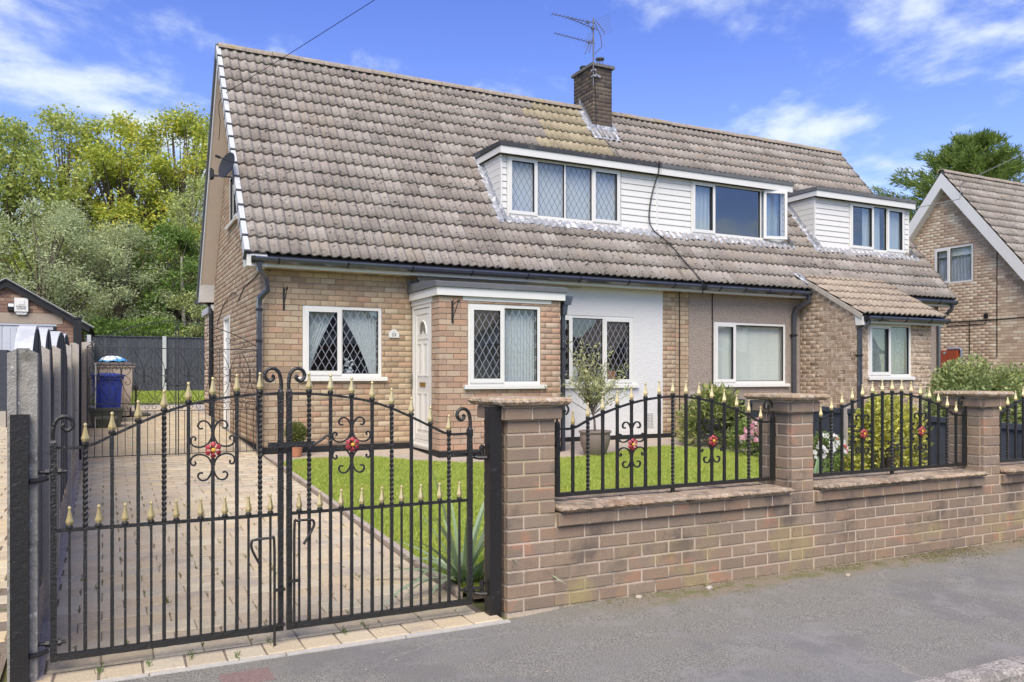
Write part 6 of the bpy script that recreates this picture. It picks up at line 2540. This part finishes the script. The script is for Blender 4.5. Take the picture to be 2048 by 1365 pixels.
# ------------------------------------------------------------------ trees behind
GRP = 'trees behind the back fence'
T = tree
T('broadleaf_tree', 'tall loose tree at the far left with open branches against the sky', -3.8, 37.0, 10.0, 6.6, 'leaf_mid_green', 26000, .15, 51, clumps=130, group=GRP, cr=.50)
T('broadleaf_tree', 'tall green tree rising directly above the garage ridge', -1.5, 38.5, 10.8, 6.0, 'leaf_mid_green', 30000, .14, 52, clumps=140, group=GRP, cr=.52)
T('broadleaf_tree', 'yellow-green tree with forked limbs in the middle of the tree belt', .6, 38.0, 10.9, 5.6, 'leaf_yellow_green', 32000, .14, 53, clumps=150, group=GRP, cr=.5)
T('broadleaf_tree', 'bright yellow-topped tree next to the house gable', 3.0, 37.5, 11.3, 5.8, 'leaf_yellow_green', 34000, .14, 54, clumps=150, group=GRP, cr=.5)
T('weeping_birch', 'weeping birch with hanging grey-green strands beside the gable', 3.5, 35.5, 8.6, 3.4, 'leaf_birch', 24000, .10, 55, droop=1.1, bark='pale_bark', clumps=90, group=GRP, aspect=.4, cr=.8)
T('dark_holly', 'dark green tree in shade above the concrete fence post', 2.3, 34.0, 6.0, 3.4, 'leaf_dark_green', 20000, .12, 56, low=.02, clumps=90, group=GRP)
T('grey_willow', 'grey-green willow bush swelling behind the garage roof', -2.0, 33.0, 6.4, 5.6, 'leaf_grey_green', 42000, .12, 57, low=.0, clumps=150, group=GRP, aspect=.3, cr=.5)
T('grey_willow', 'grey-green willow between the garage and the dark tree', .55, 33.5, 5.8, 3.8, 'leaf_grey_green', 26000, .11, 58, low=.0, clumps=100, group=GRP, aspect=.3, cr=.6)
T('pale_shrub_tree', 'pale whitish-green shrub just above the fence beside the house wall', 3.0, 31.4, 3.4, 2.6, 'leaf_hedge', 11000, .10, 59, low=.0, clumps=60, group=GRP)
T('broadleaf_tree', 'tree crowding the left edge of the photo', -6.0, 35.0, 8.6, 6.0, 'leaf_mid_green', 24000, .14, 60, low=.05, clumps=120, group=GRP)
m = MB()
m.tube([(2.72, 33.2, 3.0), (2.64, 33.2, 4.9), (2.62, 33.2, 6.0)], [.07, .06, .04], 7)
m.build('dead_tree', 'pale_bark', label='bare pale broken trunk standing in the dark tree', cat='tree trunk')
bush('undergrowth', 'shady undergrowth below the trees behind the dark fence', 'shrub', .8, 31.6, 4.2, 1.0, 2.5, 'leaf_dark_green', 18000, .11, 61, lumps=90, lr=.2)


def conifer(x, y, h, w, label, seed):
    R = np.random.default_rng(seed)
    g0 = gz(y)
    g = thing('conifer', label, 'tree', (x, y, g0))
    m = MB()
    m.tube([(x, y, g0), (x + .1, y, g0 + h * .5), (x, y, g0 + h * .92)], [.25, .16, .03], 8)
    Cs = []
    for i in range(430):
        v = R.uniform(.12, .97)
        a = R.uniform(0, 2 * pi)
        q = w / 2 * (1 - v ** 4.0) * R.uniform(.60, 1.08) * min(1, v * 3 + .35)
        z0 = g0 + h * v * .93
        rise = R.uniform(.3, .7) * q * .6
        p0 = np.array([x, y, z0 - rise * .4])
        p1 = np.array([x + q * cos(a), y + q * sin(a), z0 + rise * .8])
        m.tube([tuple(p0), tuple((p0 + p1) / 2 + [0, 0, -.05]), tuple(p1)], [.03, .02, .008], 4)
        n = 200
        t = R.random(n) ** .6
        P = p0 + (p1 - p0) * t[:, None]
        sp = .16 + .42 * (1 - t) + .08
        P = P + R.normal(0, 1, (n, 3)) * (sp * np.array([[1], [1], [1]])).T * .30
        P[:, 2] -= .06
        Cs.append(P)
    m.build('trunk', 'trunk_bark', g)
    C_ = np.concatenate(Cs)
    ow = C_ - np.array([x, y, 0])
    ow[:, 2] = 1.2
    ow /= np.linalg.norm(ow, axis=1)[:, None]
    foliage(g, 'crown', 'leaf_conifer', C_, .21, aspect=.20, outward=ow * 1.8, up=.1)
    return g


conifer(31.2, 20.9, 11.4, 9.6, 'broad conifer with upswept sprays behind the gabled house', 71)

# ------------------------------------------------------------------ aerial, dish, overhead wires, cables
ae = thing('tv_aerial', 'cluster of television aerials on a pole strapped to the chimney', 'aerial', (9.50, 14.92, 7.9))
m = MB()
m.tube([(9.47, 14.90, 7.75), (9.47, 14.90, 9.22)], .016, 8)
m.build('mast', 'aerial_metal', ae)


def yagi(x0, y0, z0, az, L, n, tilt=0.0, el=.13, vert=False, name='yagi'):
    d = Vector((cos(az), sin(az), tilt))
    s = Vector((-sin(az), cos(az), 0)) if not vert else Vector((0, 0, 1))
    m = MB()
    p = Vector((x0, y0, z0))
    m.tube([p, p + d * L], .009, 5)
    for i in range(n):
        q = p + d * L * (.10 + .9 * i / (n - 1))
        e = el * (1 - .35 * i / n)
        m.tube([q - s * e, q + s * e], .004, 4)
    m.box(p.x + d.x * L * .16 - .02, p.x + d.x * L * .16 + .02, p.y + d.y * L * .16 - .02, p.y + d.y * L * .16 + .02, p.z - .03, p.z + .02)
    m.build(name, 'aerial_metal', ae)


yagi(9.50, 14.90, 9.12, pi - .12, 1.0, 11, tilt=.05, el=.10)
yagi(9.55, 14.88, 8.98, pi + .10, .80, 9, tilt=.10, el=.10)
yagi(9.52, 14.90, 8.68, pi - .05, .98, 11, tilt=.06, el=.10)
m = MB()
for a, b in (((9.42, 14.9, 8.75), (9.25, 14.9, 8.40)), ((9.46, 14.9, 8.8), (9.36, 14.9, 8.45)), ((9.47, 14.9, 9.18), (9.62, 14.85, 8.86)), ((9.62, 14.85, 8.86), (9.66, 14.85, 8.62)), ((9.66, 14.85, 8.62), (9.5, 14.9, 8.45)),
             ((9.52, 14.9, 9.2), (9.70, 14.8, 8.9))):
    m.tube([a, b], .009, 5)
for i in range(7):
    z = 9.20 - i * .06
    m.tube([(9.56 + i * .012, 14.85, z), (9.80 + i * .008, 14.75, z + .12)], .003, 4)
    m.tube([(9.46 - i * .02, 14.9, 8.95 - i * .055), (9.32 - i * .02, 14.9, 8.84 - i * .055)], .003, 4)
m.build('reflector', 'aerial_metal', ae)
m = MB()
for z in (7.95, 8.08):
    m.box(9.44, 9.52, 14.86, 14.952, z, z + .03)
m.tube([(9.52, 14.92, 8.02), (9.66, 14.93, 7.98)], .03, 8)
m.build('mast_clamp', 'lead', ae)

ds = thing('satellite_dish', 'dark grey satellite dish on an arm fixed to the left gable', 'satellite dish', (2.1, 14.6, 4.88))
m = MB()
nrm = Vector((-.90, -.36, .24)).normalized()
q = nrm.to_track_quat('Z', 'X')
ctr = Vector((1.78, 13.95, 5.02))
ctr = Vector((1.722, 13.2, 4.72))
P = []
for i in range(7):
    r = .225 * i / 6
    P.append([tuple(ctr + q @ Vector((r * .92 * cos(t), r * 1.0 * sin(t), (r / .225) ** 2 * .045))) for t in [2 * pi * k / 24 for k in range(25)]])
m.grid(P)
P2 = [[tuple(Vector(p) - nrm * .008) for p in row] for row in P]
m.grid(P2)
m.build('dish', 'dish_grey', ds, smooth_=True)
m = MB()
m.tube([(2.10, 14.6, 4.88), (1.62, 14.6, 4.88)], .016, 6)
m.tube([(1.62, 14.6, 4.80), (1.62, 14.6, 5.0)], .022, 6)
m.box(1.60, 1.66, 14.55, 14.65, 4.82, 4.97)
m.tube([(1.62, 14.6, 4.86), (1.70, 13.9, 4.72), tuple(ctr - Vector((0, 0, .09)))], .012, 6)
m.tube([tuple(ctr - q @ Vector((0, .24, 0))), tuple(ctr + nrm * .26 - q @ Vector((0, .16, 0)))], .010, 5)
m.tube([tuple(ctr + nrm * .24 - q @ Vector((0, .16, 0))), tuple(ctr + nrm * .31 - q @ Vector((0, .15, 0)))], .022, 8)
m.build('arm', 'dish_grey', ds)
m = MB()
A_, B_ = Vector((1.80, 14.55, 6.22)), Vector((3.64, 11.9, 7.15))
m.tube([A_ + (B_ - A_) * t + Vector((0, 0, .035 * (t - 1) ** 2)) for t in [0, .5, 1, 1.5, 2, 3, 4, 5]], .0055, 5)
m.tube(spline([tuple(A_), (1.76, 14.7, 6.16), (1.77, 14.8, 6.0), (1.80, 14.9, 5.9), (1.79, 15.0, 5.6)], 3), .006, 5)
m.build('telephone_wire', 'cable_black', label='overhead wire rising from the left gable to the top of the photo', cat='wire')
m = MB()
pp = [(9.62, 12.79, 5.64), (9.64, 12.80, 5.60), (9.63, 12.82, 5.40), (9.60, 12.90, 5.2), (9.53, 12.94, 4.85), (9.50, 12.93, 4.5), roof_pt(9.55, 1.30, .09), roof_pt(9.75, 1.0, .08), roof_pt(9.88, .55, .08), roof_pt(10.0, .12, .08), (10.02, 11.97, 3.2), (10.03, 11.99, 3.0)]
m.tube(spline(pp, 3), .008, 6)
m.tube(spline([(a + .02, b, c_) for a, b, c_ in pp], 3), .005, 5)
m.build('dormer_cable', 'cable_black', label='dark cable hanging down the joint between the two big dormers to the gutter', cat='cable')
m = MB()
m.tube([(17.2, 12.9, 5.45), (19.6, 13.4, 6.0), (22.0, 15.0, 7.0), (30, 18, 9.6)], .010, 5)
m.build('telephone_wire', 'cable_grey', label='thin wire crossing in front of the conifer from the third dormer', cat='wire')

# ------------------------------------------------------------------ curtains and blinds
G2 = 'net curtains of number 53'
cw = W1
curtain('net_curtain', 'net curtain tied back to the left side of the window left of the number plate', 'curtain', 'y-', HY0,
        lambda v: (2.72, 2.72 + .10 + .42 * v ** 1.3), 1.50, 2.50, 'curtain_net', G2, folds=8, amp=.012)
curtain('net_curtain', 'net curtain swept to the right side of the window nearest the number plate', 'curtain', 'y-', HY0,
        lambda v: (3.88 - .12 - .46 * v ** 1.2, 3.88), 1.50, 2.50, 'curtain_net', G2, folds=9, amp=.012)
curtain('net_curtain', 'full net curtain behind the right light of the porch window', 'curtain', 'y-', PY, lambda v: (5.50, 6.10), 1.36, 2.53, 'curtain_net', G2, folds=11, amp=.014, back=.15)
curtain('net_curtain', 'pale net across the leaded dormer window', 'curtain', 'y-', 12.97, lambda v: (6.45, 8.84), 4.36, 5.40, 'curtain_net', G2, folds=16, amp=.006, back=.10)
curtain('curtain', 'white curtain at the left of the clear dormer window', 'curtain', 'y-', 12.97, lambda v: (10.6, 11.12), 4.38, 5.40, 'curtain_white', None, folds=5, amp=.012, back=.10)
curtain('curtain', 'white curtain at the right of the clear dormer window behind the open casement', 'curtain', 'y-', 12.97, lambda v: (12.44, 12.98), 4.38, 5.40, 'curtain_white', None, folds=5, amp=.012, back=.10)
curtain('curtain', 'white curtain between the panes of the small right dormer', 'curtain', 'y-', 12.97, lambda v: (15.62, 16.2), 4.38, 5.40, 'curtain_white', None, folds=5, amp=.012, back=.10)
curtain('curtain', 'white curtain at the right end of the small right dormer', 'curtain', 'y-', 12.97, lambda v: (16.38, 16.90), 4.38, 5.40, 'curtain_white', None, folds=5, amp=.012, back=.10)
curtain('curtain', 'bluish curtains in the gable window of the far right house', 'curtain', 'x-', XN, lambda v: (14.68, 15.80), 4.2, 4.98, 'curtain_blue', None, folds=11, amp=.02)
m = MB()
m.box(XN + .10, XN + .11, 14.68, 15.8, 4.95, 5.2)
m.build('roller_blind', 'curtain_white', label='white roller blind above the bluish curtains in the far gable', cat='blind')
curtain('net_curtain', 'patterned grey-green net in the window of the rustic brick porch', 'curtain', 'y-', QY, lambda v: (13.33, 14.50), 1.50, 2.46, 'curtain_green', None, folds=6, amp=.008, back=.13)
vb = thing('vertical_blind', 'pale vertical slat blind in the pebble-dashed wall window', 'blind', (11.9, 12.55, 1.35))
for i in range(22):
    x = 10.72 + i * .083
    m = MB()
    m.cr = RND.random()
    a = radians(-18)
    m.add([(x, 12.54, 1.37), (x + .086 * cos(a), 12.54 + .086 * sin(a), 1.37), (x + .086 * cos(a), 12.54 + .086 * sin(a), 2.46), (x, 12.54, 2.46)], [(0, 1, 2, 3)])
    m.build('slat', 'blind_slat', vb)
# things on the window sills
m = MB()
m.lathe(7.55, 12.60, [(.09, 1.37), (.12, 1.5), (.09, 1.62), (.05, 1.64)], 14)
pv = m.build('vase', 'toy_white', label='white vase on the sill of the rendered wall window', cat='vase')
m = MB()
m.box(8.28, 8.46, 12.55, 12.67, 1.37, 1.56)
m.build('box', 'terracotta', label='small orange box on the sill at the right of the rendered wall window', cat='box')
m = MB()
for i in range(10):
    a = i * 2.4
    m.lathe(3.45 + .05 * cos(a), 12.58 + .05 * sin(a), [(.0, 1.52 + .02 * i), (.035, 1.54 + .02 * i), (.0, 1.57 + .02 * i)], 6)
m.lathe(3.45, 12.58, [(.05, 1.48), (.06, 1.52), (.04, 1.56)], 10)
m.build('flower_vase', 'toy_white', label='white flowers in a pot on the sill beside the number plate window curtain', cat='ornament')

# ------------------------------------------------------------------ the houses across the road, seen in the window glass
oh = thing('opposite_house', 'red brick house across the road, nearest of the row opposite', 'house', (10, -16, 0), 'houses across the road')
MB.LOCAL = True
m = MB()
m.box(-4.3, 4.3, -6, 0, -.1, 2.9)
m.build('wall', 'garage_brick', oh)
m = MB()
m.prism([(-4.7, 2.9), (4.7, 2.9), (0, 6.9)], 'y', -6.2, .2)
m.build('roof', 'roof_tile', oh)
m = MB()
m.prism([(-3.9, 3.0), (3.9, 3.0), (0, 6.3)], 'y', .21, .25)
m.build('gable_boards', 'white_board', oh)
for a, b, z0, z1 in ((-3.4, -1.6, .9, 2.2), (.8, 3.2, .9, 2.2), (-1, 1, 3.5, 4.7)):
    m = MB()
    ring(m, a, b, z0, z1, .08, .26, .30)
    w = m.build('window', 'white_upvc', oh)
    m = MB()
    m.box(a + .08, b - .08, .262, .27, z0 + .08, z1 - .08)
    m.build('pane', 'came_dark', w)
MB.LOCAL = False
for x, lb in ((21, 'red brick house across the road, second of the row opposite'), (32, 'red brick house across the road, third of the row opposite'), (43, 'red brick house across the road, last of the row opposite')):
    copy_thing(oh, (x, -16, 0), lb)
